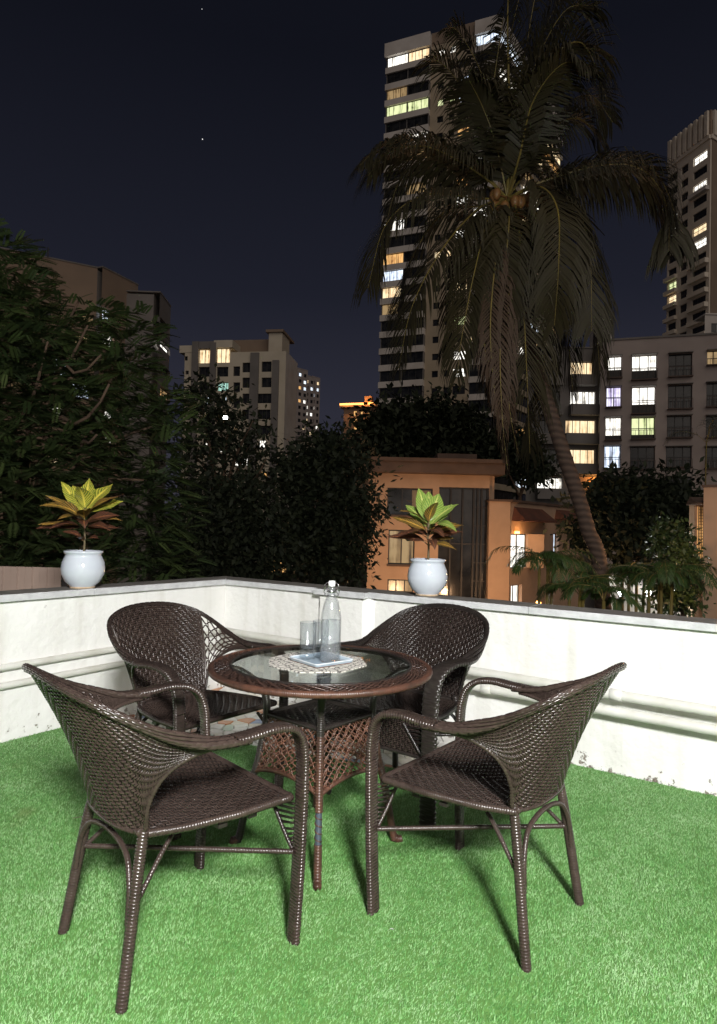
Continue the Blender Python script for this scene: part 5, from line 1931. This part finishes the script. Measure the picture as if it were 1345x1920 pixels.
    mb = MB(); back_box(mb, [np.array(F.p(.1, 0, -.5))[:2], np.array(F.p(F.L - .1, 0, -.5))[:2], np.array(F.p(F.L - .1, 0, -7))[:2], np.array(F.p(.1, 0, -7))[:2]], GROUND_Z, zc - .1)
    mb.build("core", M['villa_dark'], t)
    # garden lamps that wash the villa in sodium light
    for (x, y, Yl, pw) in ((770, 1160, 33.5, 720.0), (905, 1170, 33.0, 600.0), (1010, 1130, 34.0, 300.0)):
        p = survey(x, y, Yl)
        lp = root("garden_lamp", (p[0], p[1], GROUND_Z), "orange garden lamp on a post below the villa, %s" % {770: "under its left windows", 905: "under its corner glazing", 1010: "beside its lower wing"}[x], "lamp", "garden lamps below the villa")
        mb = MB(); mb.tube([(0, 0, 0), (0, 0, p[2] - GROUND_Z - .25)], .05, 8); mb.build("post", M['frame_dark'], lp)
        mb = MB(); mb.lathe([(.0001, -.24), (.1, -.2), (.14, -.05), (.1, .08), (.0001, .12)], (0, 0, p[2] - GROUND_Z), 14)
        mb.build("lamp_globe", M['lamp_orange'], lp, True)
        light("garden_light", 'POINT', (p[0], p[1] - .3, p[2] + .25), pw, (1.0, .58, .30), .15)
villa()

# ------------------------------------------------------------------ house corner at the right edge, lattice hut, sheet fence, low far wall
def small_builds():
    Y = 15.0
    F = Face(1319, Y, 1470, Y - 1)
    t = root("neighbour_house", F.p(0, GROUND_Z), "apricot house corner with a barred window at the right edge", "house", world_parts=True)
    zt = F.sz(1325, 914)[1]
    mb = MB(); F.slab(mb, 0, F.L, GROUND_Z, zt, -.3, 0); mb.build("corner_wall", M['villa'], t)
    mb = MB(); F.slab(mb, -.03, F.L, zt, zt + .06, -.35, .05); mb.build("wall_cap", M['villa_dark'], t)
    S_ = Face(1296, Y + .9, 1319, Y + .9)
    s0, s1, z0, z1 = S_.rect(1308, 950, 1319, 1050)
    mb = MB(); S_.slab(mb, 0.08, S_.L, GROUND_Z, S_.sz(1310, 935)[1], -.25, 0); mb.build("side_wall", M['villa'], t)
    gr = MB()
    for k in range(5):
        q = s0 + (s1 - s0) * k / 4
        S_.slab(gr, q - .006, q + .006, z0, z1, .05, .065)
    for k in range(19):
        q = z0 + (z1 - z0) * k / 18
        S_.slab(gr, s0, s1, q - .006, q + .006, .04, .055)
    gr.build("window_grille", M['grille'], t)
    mb = MB(); S_.slab(mb, s0, s1, z0, z1, .004, .02); mb.build("window_pane", M['lit_amber'], t)
    for (y0, y1) in ((936, 948), (1098, 1112)):
        a, b, z0, z1 = S_.rect(1286, y0, 1322, y1)
        mb = MB()
        mb.hexa([S_.p(a, z0, .5), S_.p(b, z0, .5), S_.p(b, z0, .004), S_.p(a, z0, .004), S_.p(a, z0 + .05, .5), S_.p(b, z0 + .05, .5), S_.p(b, z1 + .06, .004), S_.p(a + .1, z1 + .06, .004)])
        mb.build("window_hood", M['villa_dark'], t)
    light("side_light", 'POINT', survey(1275, 1040, Y - 3.0), 85.0, (1.0, .55, .26), .15)
    # hut with an orange lattice among the trees
    H = Face(503, 30, 546, 30)
    hut = root("lattice_hut", H.p(.4, GROUND_Z), "small hut with a glowing orange lattice window among the dark trees", "hut", world_parts=True)
    s0, s1, z0, z1 = H.rect(504, 1030, 546, 1082)
    hl = H.rect(508, 1040, 541, 1074)
    mb = MB(); wall_open(mb, H, s0, s1, GROUND_Z, z1, [hl], .15); H.slab(mb, s0, s1, z1, z1 + .1, -2, .2); mb.build("hut_wall", M['frame_dark'], hut)
    mb = MB(); mb.add([H.p(hl[0], hl[2], -.14), H.p(hl[1], hl[2], -.14), H.p(hl[1], hl[3], -.14), H.p(hl[0], hl[3], -.14)], [(0, 1, 2, 3)])
    mb.build("lit_pane", M['lit_amber'], hut)
    mb = MB()
    for k in range(9):
        q = hl[0] + (hl[1] - hl[0]) * k / 8; H.slab(mb, q - .012, q + .012, hl[2], hl[3], -.10, -.07)
        q = hl[2] + (hl[3] - hl[2]) * k / 8; H.slab(mb, hl[0], hl[1], q - .012, q + .012, -.066, -.04)
    mb.build("lattice", M['grille'], hut)
    # corrugated sheet fence behind the left wall
    fx0, fx1, fy = -5.2, -2.60, 5.7
    fn = root("sheet_fence", (-3.9, fy, GROUND_Z), "brown ribbed sheet metal fence behind the left pot", "fence", world_parts=True)
    zt = survey(60, 1063, fy)[2]
    wdt = .65
    x = fx1
    while x > fx0:
        mb = MB()
        xs, n_ = [], 0
        k = 10
        prof = []
        for q in range(k):
            u0 = x - wdt + wdt * q / k; u1 = x - wdt + wdt * (q + 1) / k
            d_ = .014 if q % 2 else 0.0
            prof += [(u0 + .004, fy - d_), (u1 - .004, fy - d_)]
        m = len(prof)
        mb.add([(px, py, -1.2) for px, py in prof] + [(px, py, zt) for px, py in prof], [(i, i + 1, i + 1 + m, i + m) for i in range(m - 1)])
        mb.build("sheet_panel", M['sheet_fence'], fn)
        x -= wdt + .012
    mb = MB(); mb.box(fx1 + .01, fx1 + .06, fy - .03, fy + .03, GROUND_Z, zt + .0); mb.build("fence_post", M['frame_dark'], fn)
    mb = MB(); mb.box(fx0, fx1, fy + .012, fy + .05, -.6, -.5); mb.build("fence_rail", M['frame_dark'], fn)
    # low pale building and road cut on the far slope
    Lw = Face(548, 140, 606, 140)
    lo = root("low_building", Lw.p(1, GROUND_Z), "low plain building below the distant tower", "building", world_parts=True)
    s0, s1, z0, z1 = Lw.rect(546, 828, 590, 860)
    mb = MB(); Lw.slab(mb, s0, s1, GROUND_Z, z1, -6, 0); mb.build("low_wall", M['conc_cream'], lo)
    s0, s1, z0, z1 = Lw.rect(546, 812, 640, 828)
    mb = MB(); Lw.slab(mb, s0, s1, z0 + .02, z0 + .9, -12, .4); mb.build("flat_roof", M['conc_grey'], lo)
    # bright lane seen between the palms: pale garden wall with lamps
    Wl = Face(1130, 19, 1320, 18)
    gw = root("garden_wall", Wl.p(1.5, GROUND_Z), "white garden wall glimpsed through the small palms on the right", "wall", world_parts=True)
    s0, s1, z0, z1 = Wl.rect(1128, 1078, 1322, 1150)
    mb = MB(); Wl.slab(mb, s0, s1, GROUND_Z, z1, -.2, 0); mb.build("wall_body", M['conc_white'], gw)
    for x in (1165, 1215, 1268):
        p = survey(x, 1112, 17.2)
        lp = root("lane_lamp", (p[0], p[1], GROUND_Z), "small white lamp on a post before the garden wall, %s" % {1165: "leftmost, beside the palm trunk", 1215: "middle one of three", 1268: "rightmost of three"}[x], "lamp", "lane lamps by the garden wall")
        mb = MB(); mb.tube([(0, 0, 0), (0, 0, p[2] - GROUND_Z - .1)], .03, 8); mb.build("post", M['frame_dark'], lp)
        mb = MB(); mb.lathe([(.0001, -.1), (.06, -.07), (.08, 0), (.06, .07), (.0001, .1)], (0, 0, p[2] - GROUND_Z), 12); mb.build("lamp_globe", M['lamp_white'], lp, True)
        light("lane_light", 'POINT', (p[0], p[1] - .25, p[2] + .1), 60.0, (.95, 1.0, .92), .08)
small_builds()

# far hill
hm = MB()
hx = np.linspace(-420, 420, 60); prof = 34 * np.exp(-((hx + 30) / 120) ** 2) + 22 * np.exp(-((hx - 210) / 140) ** 2) + 5 * np.sin(hx * .05)
G_ = np.stack([np.stack([hx, np.full(60, 330.0), np.full(60, GROUND_Z - 1)], 1), np.stack([hx, np.full(60, 420.0), GROUND_Z + prof * .8], 1), np.stack([hx, np.full(60, 560.0), GROUND_Z + prof * 1.2], 1), np.stack([hx, np.full(60, 800.0), np.full(60, GROUND_Z - 1)], 1)], 0)
hm.grid(G_)
structure(hm.build("hill", M['hill'], None, True))

# two stars
for (x, y, lab) in ((379, 17, "faint star near the top edge of the sky"), (380, 261, "brighter star in the open sky left of the tower")):
    p = survey(x, y, 2200.0)
    mb = MB(); mb.lathe([(.0001, -1), (.7, -.7), (1, 0), (.7, .7), (.0001, 1)], (0, 0, 0), 10)
    o = mb.build("star", M['star'], None, True)
    o.location = p; k = 1.7 if y > 100 else 1.1; o.scale = (k, k, k)
    tag(o, lab, "star", "stars in the night sky")
# ================================================================== TREES
def leaf_cloud(P, D, Nn, Lw, Ww, name, mat, parent, rnd=None):
    """pointed leaves: P base, D direction, Nn side vector; one folded quad each"""
    n = len(P)
    V = np.empty((n, 4, 3))
    V[:, 0] = P
    V[:, 1] = P + D * Lw[:, None] * .45 + Nn * Ww[:, None] * .5
    V[:, 2] = P + D * Lw[:, None]
    V[:, 3] = P + D * Lw[:, None] * .45 - Nn * Ww[:, None] * .5
    return stuff(quads_np(name, V, 4, mat, parent, rnd=RNG.random(n) if rnd is None else rnd))

def unit(v):
    return v / (np.linalg.norm(v, axis=-1, keepdims=True) + 1e-12)

def limbs(parent, base, fork, tips, r0, mat, name_t="trunk"):
    mb = MB()
    pts = spline([base, (np.array(base) + np.array(fork)) / 2 + np.array([.1, .05, 0]) * r0 * 4, fork], 14)
    mb.tube(pts, np.linspace(r0, r0 * .62, 14), 10)
    mb.build(name_t, mat, parent, True)
    for tp in tips:
        a, b = np.array(fork), np.array(tp)
        mid = (a + b) / 2 + RNG.normal(0, .06, 3) * np.linalg.norm(b - a) + np.array([0, 0, .08 * np.linalg.norm(b - a)])
        mb = MB(); mb.tube(spline([a - np.array([0, 0, r0 * .5]), mid, b], 12), np.linspace(r0 * .5, r0 * .10, 12), 7)
        mb.build("limb", mat, parent, True)

def broadleaf(base, blobs, n_clump, per, leaf, mat, label, group, fork, r0=.25, spread=.5, twigs=True):
    t = root("leafy_tree", (base[0], base[1], GROUND_Z), label, "tree", group, world_parts=True)
    tips = [np.array(c) + np.array(r_) * RNG.uniform(-.35, .35, 3) for c, r_ in blobs]
    limbs(t, np.array([base[0], base[1], GROUND_Z]), np.array(fork), tips, r0, M['bark'])
    wts = np.array([r_[0] * r_[1] * r_[2] for _, r_ in blobs]) ** .7
    which = RNG.choice(len(blobs), n_clump, p=wts / wts.sum())
    C = np.array([b[0] for b in blobs])[which]; Rr = np.array([b[1] for b in blobs])[which]
    d = unit(RNG.normal(0, 1, (n_clump, 3)))
    rad = RNG.random(n_clump) ** .42
    cc = C + d * Rr * rad[:, None] * (1 + .18 * RNG.normal(0, 1, n_clump))[:, None]
    P = np.repeat(cc, per, 0) + RNG.normal(0, spread, (n_clump * per, 3)) * np.array([1, 1, .6])
    n = len(P)
    D = unit(np.repeat(d, per, 0) * .5 + RNG.normal(0, .7, (n, 3)) + np.array([0, 0, -.25]))
    S = unit(np.cross(D, RNG.normal(0, 1, (n, 3)) + np.array([0, 0, 1.5])))
    Lw = leaf * RNG.uniform(.6, 1.3, n)
    leaf_cloud(P, D, S, Lw, Lw * RNG.uniform(.38, .6, n), "crown", mat, t)
    return t

# ---- big feathery tree on the left: layered pinnate sprays on visible branches
def feather_tree():
    Y = 9.6
    base = (-5.6, 10.4)
    t = root("feathery_tree", (*base, GROUND_Z), "large feathery-leaved tree filling the left side beyond the wall", "tree", world_parts=True)
    fork = np.array([-5.3, 10.2, -1.2])
    mb = MB(); mb.tube(spline([(-5.6, 10.4, GROUND_Z), (-5.7, 10.3, -4.5), fork], 16), np.linspace(.34, .24, 16), 12)
    mb.build("trunk", M['bark'], t, True)
    # (path in the picture, distance) for the branches one can make out
    paths = [[(20, 860, 9.6), (62, 745, 9.0), (90, 640, 8.7)], [(100, 730, 9.4), (130, 680, 9.0), (165, 610, 8.8)], [(85, 825, 9.2), (150, 795, 8.7), (195, 745, 8.5), (205, 720, 8.4)],
             [(100, 730, 9.2), (150, 705, 8.8), (190, 665, 8.6)], [(140, 870, 9.2), (170, 830, 8.8), (182, 815, 8.7)], [(190, 850, 9.6), (230, 820, 9.2), (285, 800, 9.0)], [(40, 930, 9.8), (0, 800, 9.6), (-60, 640, 9.6)],
             [(60, 930, 9.6), (160, 900, 9.2), (270, 900, 9.0)], [(0, 720, 9.8), (20, 600, 9.8), (15, 520, 9.8)], [(60, 745, 9.6), (120, 620, 9.6), (150, 560, 9.8)]]
    for pth in paths:
        pts = [fork] + [survey(*q) for q in pth]
        n_ = 20
        mb = MB(); mb.tube(spline(pts, n_), np.linspace(.085, .014, n_), 7)
        mb.build("limb", M['bark'], t, True)
    # crown outline as seen: blobs (picture x, y, distance, radius in m)
    bl = [(-80, 560, 10, 1.5), (20, 560, 9.8, .75), (70, 625, 9.6, .72), (150, 615, 9.8, .48), (185, 590, 9.9, .34), (228, 610, 9.6, .36), (262, 625, 9.4, .34), (10, 690, 9.0, .9), (100, 700, 9.4, .9), (190, 690, 9.7, .7), (225, 665, 9.4, .42), (235, 690, 9.2, .36),
          (60, 800, 9.0, .95), (160, 790, 9.6, .9), (240, 770, 9.4, .7), (290, 760, 9.2, .5), (310, 800, 9.2, .45), (30, 890, 8.8, .9), (130, 890, 9.4, 1.0), (230, 870, 9.4, .85), (300, 880, 9.4, .5), (40, 990, 8.8, 1.0), (150, 990, 9.6, 1.0), (250, 980, 9.6, .9), (310, 960, 9.7, .55), (-60, 750, 9.5, 1.3), (-60, 950, 9.5, 1.4), (15, 505, 10, .42), (120, 1060, 9.4, .9), (260, 1060, 9.8, .9), (30, 1060, 9, .8)]
    C = np.array([survey(x, y, Yd) for x, y, Yd, r in bl]); Rr = np.array([r for *_, r in bl])
    w = Rr ** 2.2
    ns = 8200
    k = RNG.choice(len(bl), ns, p=w / w.sum())
    d = unit(RNG.normal(0, 1, (ns, 3)))
    B = C[k] + d * (Rr[k] * RNG.random(ns) ** .45)[:, None] * np.array([1, .9, .85])
    # lie the sprays in loose horizontal tiers
    B[:, 2] = B[:, 2] * .45 + .55 * (np.round(B[:, 2] / .24) * .24) + RNG.normal(0, .03, ns)
    az = np.arctan2(d[:, 1], d[:, 0]) + RNG.normal(0, .7, ns)
    el = RNG.normal(.08, .30, ns)
    ax = np.stack([np.cos(az) * np.cos(el), np.sin(az) * np.cos(el), np.sin(el)], 1)
    side = unit(np.cross(ax, np.array([0, 0, 1.0]) + RNG.normal(0, .25, (ns, 3))))
    Ls = RNG.uniform(.20, .40, ns)
    nl = 12
    Ps, Ds, Ss, Lw, rr = [], [], [], [], []
    shade = RNG.random(ns)
    for j in range(nl):
        tt = (j + .6) / nl
        pos = B + ax * (Ls * tt)[:, None] - np.array([0, 0, 1.0]) * (Ls * .14 * tt * tt)[:, None]
        for sg in (-1, 1):
            Ps.append(pos); Ds.append(unit(side * sg + ax * .55 + np.array([0, 0, -.18]))); Ss.append(unit(ax - side * sg * .3))
            Lw.append(Ls * .24 * (1 - .55 * abs(tt - .4))); rr.append(np.clip(shade * .8 + .2 * RNG.random(ns), 0, 1))
    P, D, S, L_, rr = map(np.concatenate, (Ps, Ds, Ss, Lw, rr))
    leaf_cloud(P, D, S, L_, L_ * .46, "crown", M['leaf_feather'], t, rr)
feather_tree()

def blob(x, y, Y, rx, rz=None):
    s = Y / F_PX
    p = survey(x, y, Y)
    return (p, (rx * s, rx * s * .9, (rz or rx) * s))
G_T = "dark trees beyond the parapet"
broadleaf(survey(400, 990, 27)[:2], [blob(390, 770, 27, 48), blob(430, 800, 27, 55, 48), blob(470, 850, 27, 42), blob(360, 850, 27, 40), blob(420, 900, 27, 70, 55), blob(480, 790, 26, 22, 16), blob(375, 735, 27, 26), blob(505, 860, 26, 26, 14)], 170, 20, .30, M['leaf_dark'], "loose dark tree standing before the cream apartment block", G_T, survey(415, 960, 27), .25, .42)
broadleaf(survey(430, 1000, 24)[:2], [blob(380, 960, 24, 70), blob(460, 950, 24, 70, 60), blob(420, 1040, 24, 100, 60), blob(340, 1050, 23, 60), blob(500, 1040, 24, 60)], 520, 22, .26, M['leaf_dark'], "dark low tree behind the parapet, right of the feathery tree", G_T, survey(430, 1040, 24), .2, .45)
broadleaf(survey(610, 1000, 27)[:2], [blob(570, 880, 27, 45, 40), blob(620, 850, 27, 50, 45), blob(650, 890, 27, 42), blob(600, 950, 27, 85, 70), blob(662, 965, 27, 40, 60), blob(560, 1010, 27, 55), blob(625, 1050, 27, 72, 50), blob(535, 905, 27, 24)], 640, 22, .30, M['leaf_dark'], "dense dark tree in the middle between block and villa", G_T, survey(620, 1010, 27), .25, .46)
broadleaf(survey(780, 960, 52)[:2], [blob(715, 808, 52, 40), blob(760, 790, 52, 55, 45), blob(820, 790, 52, 55, 48), blob(870, 800, 52, 40), blob(740, 840, 52, 60, 40), blob(840, 840, 52, 60, 40), blob(905, 830, 52, 26)], 470, 22, .62, M['leaf_dark'], "broad dark tree crown behind the villa roof, below the tower", G_T, survey(780, 880, 52), .4, .75)
broadleaf(survey(1190, 990, 34)[:2], [blob(1150, 930, 34, 55, 42), blob(1210, 930, 34, 65, 45), blob(1270, 940, 34, 50), blob(1180, 1000, 34, 90, 55), blob(1280, 1000, 34, 50), blob(1110, 1000, 34, 35)], 520, 22, .42, M['leaf_dark'], "dark bushy tree before the flats, right of the palm trunk", G_T, survey(1200, 1010, 34), .3, .5)
broadleaf(survey(985, 870, 50)[:2], [blob(965, 845, 50, 34, 40), blob(1000, 880, 50, 30), blob(930, 850, 50, 24)], 150, 20, .55, M['leaf_dark'], "small dark tree behind the villa's right pier", G_T, survey(975, 930, 50), .2, .6)
broadleaf(survey(1310, 1060, 13.5)[:2], [blob(1285, 1060, 14, 26, 60), blob(1270, 1110, 13.5, 40, 40), blob(1255, 1010, 15, 30, 40)], 240, 18, .13, M['leaf_mid'], "green shrub beside the apricot house corner at the right edge", G_T, survey(1280, 1120, 13.5), .08, .14)

# ---- coconut palm
def frond(path, n, Lmax, mat, parent, droop=.75, width=.028, start=.14, name="frond", seed=0, hang=False, rr=.022):
    rng = np.random.default_rng(seed + 100)
    pts = spline(path, 60)
    T = unit(np.gradient(pts, axis=0))
    up = np.array([0, 0, 1.0])
    side = unit(np.cross(T, up) + 1e-6)
    nrm = unit(np.cross(side, T))
    mb = MB()
    mb.cur = 1
    mb.tube(pts, np.linspace(rr, rr * .14, 60), 5)
    mb.cur = 0
    idx = np.linspace(start, .995, n) * 59
    for sg in (-1, 1):
        for q in idx:
            q = min(58.99, max(0, q + rng.normal(0, .15)))
            i = int(q); f = q - i
            p = pts[i] * (1 - f) + pts[i + 1] * f
            tt = q / 59
            L = Lmax * (.35 + .65 * math.sin(math.pi * min(1, .12 + tt * .85)) ** .7) * rng.uniform(.82, 1.08)
            if tt > .93: L *= .7
            fw = .55 + .65 * tt
            d = unit(side[i] * sg + T[i] * fw + nrm[i] * rng.normal(.18, .10))
            g = droop * rng.uniform(.75, 1.25)
            w = width * rng.uniform(.8, 1.15)
            wv = unit(np.cross(d, nrm[i])) * w / 2
            p1 = p + d * L * .36 + np.array([0, 0, -1]) * L * .07 * g
            d2 = unit(d + np.array([0, 0, -1]) * g * .85)
            p2 = p1 + d2 * L * .36
            d3 = unit(d2 + np.array([0, 0, -1]) * g * 1.3)
            p3 = p2 + d3 * L * .30
            mb.add([p - wv * .5, p + wv * .5, p1 - wv, p1 + wv, p2 - wv * .8, p2 + wv * .8, p3], [(0, 1, 3, 2), (2, 3, 5, 4), (4, 5, 6)])
    return mb.build(name, [mat, M['palm_rachis']], parent)

def coconut_palm():
    Y = 12.0
    b = survey(1132, 1150, Y)
    t = root("coconut_palm", (b[0] + .25, Y, GROUND_Z), "tall coconut palm with drooping fronds in front of the tower", "palm tree", world_parts=True)
    ctl = [np.array([b[0] + .25, Y, GROUND_Z]), survey(1132, 1150, Y), survey(1100, 985, Y), survey(1060, 860, Y), survey(1028, 760, Y), survey(985, 620, Y), survey(960, 480, Y), survey(952, 385, Y)]
    tp = spline(ctl, 150)
    rad = np.interp(np.linspace(0, 1, 150), [0, .4, .8, 1], [.20, .145, .125, .12]) * (1 + .035 * (np.arange(150) % 3 == 0))
    mb = MB(); mb.tube(tp, rad, 16)
    mb.build("trunk", M['palm_bark'], t, True)
    C = survey(952, 372, Y)
    def W(*q):
        return [C] + [survey(x, y, Y + dy) for x, y, dy in q]
    F_ = [
        # (path points (x, y, distance offset), leaflet length, droop)
        (W((972, 250, .1), (1005, 120, .0), (1060, 20, -.2), (1120, 10, -.5)), 1.25, .75),
        (W((975, 260, -.2), (1020, 130, -.5), (1090, 80, -.9), (1140, 190, -1.2)), 1.15, .7),
        (W((950, 230, .5), (955, 90, .6), (985, -40, .5), (1030, -120, .2)), 1.2, .6),
        (W((960, 240, .2), (985, 100, .3), (1010, -30, .2), (1050, -110, 0)), 1.2, .7),
        (W((930, 270, -.4), (905, 200, -.7), (880, 150, -1.1)), 1.05, .8),
        (W((925, 280, .4), (870, 170, .5), (830, 120, .4), (800, 110, .2)), 1.0, .8),
        (W((900, 320, .1), (800, 268, .0), (720, 272, -.3), (675, 310, -.6)), 1.0, .95),
        (W((895, 372, -.3), (800, 365, -.8), (725, 420, -1.2), (690, 540, -1.4)), 1.1, 1.0),
        (W((900, 390, -.5), (835, 460, -1.1), (775, 570, -1.5), (748, 690, -1.6)), .95, 1.0),
        (W((920, 400, -.6), (890, 510, -1.2), (865, 640, -1.5), (858, 705, -1.5)), .85, 1.0),
        (W((1010, 345, -.1), (1120, 305, -.3), (1215, 312, -.5), (1262, 390, -.7), (1262, 475, -.8)), 1.15, 1.0),
        (W((1010, 350, -.6), (1045, 390, -1.2), (1048, 490, -1.5), (1040, 610, -1.6)), 1.0, 1.0),
        (W((1000, 355, .2), (1070, 400, .2), (1110, 520, .1), (1125, 700, .0)), 1.1, 1.0),
        (W((970, 400, -.7), (980, 540, -1.3), (988, 700, -1.5), (994, 850, -1.5)), 1.05, 1.0),
        (W((990, 380, .5), (1040, 470, .9), (1062, 600, 1.0), (1075, 740, 1.0)), 1.0, 1.0),
        (W((930, 390, .6), (880, 460, 1.0), (850, 560, 1.2), (840, 660, 1.2)), .95, 1.0),
        (W((960, 400, .4), (1000, 500, .8), (1020, 640, .9), (1020, 780, .9)), 1.0, 1.0),
        (W((905, 345, .7), (820, 300, 1.1), (755, 330, 1.3), (720, 430, 1.4)), 1.0, 1.0),
        (W((1000, 300, .6), (1060, 200, 1.0), (1110, 180, 1.2), (1150, 230, 1.3)), 1.05, .9),
        (W((945, 400, -.2), (930, 480, -.5), (915, 600, -.6), (905, 720, -.6)), .85, 1.0),
        (W((975, 290, -.6), (1000, 190, -1.0), (1055, 120, -1.5), (1110, 130, -1.9)), 1.05, .8),
        (W((1012, 342, -.3), (1125, 310, -.6), (1205, 318, -.8), (1250, 385, -1.0), (1255, 470, -1.1)), 1.2, 1.05),
        (W((1008, 350, .2), (1110, 318, .2), (1200, 330, .1), (1245, 400, .0), (1252, 460, .0)), 1.15, 1.05),
        (W((898, 325, -.2), (805, 276, -.5), (730, 285, -.7), (690, 330, -.9)), 1.05, 1.0),
        (W((985, 270, .3), (1040, 140, .4), (1100, 90, .3), (1150, 150, .0)), 1.15, .8),
        (W((965, 250, .4), (1000, 110, .5), (1050, 0, .4), (1110, -60, .2)), 1.15, .7),
        (W((985, 300, .1), (1050, 230, .1), (1100, 230, -.1), (1135, 300, -.3)), 1.0, .9),
        (W((945, 260, .2), (900, 130, .3), (860, 60, .3), (840, 50, .2)), .95, .8),
        (W((1005, 365, -.3), (1075, 385, -.6), (1105, 470, -.8), (1110, 620, -.9)), 1.05, 1.0),
        (W((910, 385, .2), (830, 400, .3), (770, 490, .3), (740, 600, .2)), 1.0, 1.0),
        (W((955, 410, -.9), (945, 520, -1.3), (930, 640, -1.4), (925, 740, -1.4)), .9, 1.0),
        (W((935, 300, .0), (925, 180, .2), (940, 60, .3), (950, -20, .3)), 1.05, .6),
    ]
    for i, (pth, L, dr) in enumerate(F_):
        frond(pth, 98, L * 1.12, M['palm_leaf'], t, dr * 1.1, .037, seed=i)
    # spear leaf
    mb = MB(); mb.tube(spline([C, survey(955, 200, Y), survey(952, 60, Y), survey(953, -10, Y)], 20), np.linspace(.035, .012, 20), 6)
    mb.build("spear_leaf", M['palm_rachis'], t, True)
    # dead fronds hanging against the trunk
    for i, pth in enumerate([W((935, 450, -1.0), (920, 600, -1.8), (928, 740, -2.0), (945, 860, -2.0)), W((960, 470, -1.0), (950, 620, -1.7), (955, 760, -1.9), (972, 850, -1.9)), W((925, 480, -.9), (908, 620, -1.6), (920, 720, -1.8), (935, 820, -1.8)), W((945, 480, -1.1), (938, 640, -1.9), (942, 780, -2.1), (952, 880, -2.1))]):
        d = frond(pth, 62, .50, M['palm_dead'], t, 2.2, .036, .2, "dead_frond", 50 + i)
        d["label"] = "dry brown dead frond hanging down"
    # coconuts
    for i in range(14):
        a = i * 2.4
        p = C + np.array([math.cos(a) * .33, -.28 + math.sin(a) * .2, -.12 - .09 * (i % 4)])
        mb = MB(); mb.lathe([(.0001, -.11), (.055, -.09), (.082, -.02), (.078, .04), (.05, .09), (.0001, .11)], p, 12)
        mb.build("coconut", M['coconut'], t, True)
    for i in range(10):   # fibrous flower stalks
        a = i * 2 * math.pi / 10
        q = C + np.array([math.cos(a) * .5, math.sin(a) * .45 - .1, -.25 - .12 * (i % 3)])
        mb = MB(); mb.tube(spline([C, (C + q) / 2 + np.array([0, 0, .08]), q], 8), np.linspace(.02, .006, 8), 5)
        mb.build("fruit_stalk", M['coconut'], t, True)
coconut_palm()

# ---- smaller palms
def small_palm(cx, cy, Y, nst, H, L, label, seed, mat='leaf_areca', nm="areca_palm"):
    rng = np.random.default_rng(seed)
    p = survey(cx, cy, Y)
    t = root(nm, (p[0], p[1], GROUND_Z), label, "palm tree", "small palms below the terrace", world_parts=True)
    for k in range(nst):
        a = rng.uniform(0, 6.28); o = rng.uniform(.05, .35)
        top = p + np.array([math.cos(a) * o, math.sin(a) * o, rng.uniform(-.25, .25) * H])
        mb = MB(); mb.tube(spline([(p[0] + math.cos(a) * o * .4, p[1] + math.sin(a) * o * .4, GROUND_Z), (top + np.array([p[0], p[1], GROUND_Z])) / 2, top], 10), np.linspace(.045, .025, 10), 7)
        mb.build("stem", M['palm_rachis'], t, True)
        for j in range(5):
            b = rng.uniform(0, 6.28)
            h = np.array([math.cos(b), math.sin(b), 0])
            el = rng.uniform(.5, 1.2)
            l = L * rng.uniform(.7, 1.1)
            pth = [top, top + h * l * .35 * math.cos(el) + np.array([0, 0, l * .42 * math.sin(el)]), top + h * l * .75 + np.array([0, 0, l * .45 * math.sin(el)]), top + h * l * 1.02 + np.array([0, 0, l * (.45 * math.sin(el) - .30)])]
            frond(pth, 26, l * .34, M[mat], t, .8, .017, .22, "frond", int(rng.integers(1e6)), rr=.010)
small_palm(1020, 1075, 11.0, 4, .5, .85, "small bushy palm below the villa's lower wing", 3)
small_palm(1062, 1115, 10.0, 3, .3, .70, "low palm just left of the coconut palm trunk", 4)
small_palm(1185, 1085, 11.5, 4, .5, .85, "small palm right of the coconut trunk before the white wall", 5)
small_palm(1232, 1100, 10.5, 4, .4, .80, "small palm farthest right before the white wall", 6)
small_palm(1150, 1130, 9.5, 2, .3, .55, "lowest little palm at the foot of the coconut trunk", 7)
small_palm(1318, 830, 26.0, 1, .1, 2.3, "dark palm before the flats at the right edge", 9, 'leaf_dark')

for o in list(bpy.data.objects):
    if o.get("_w") is not None:
        del o["_w"]
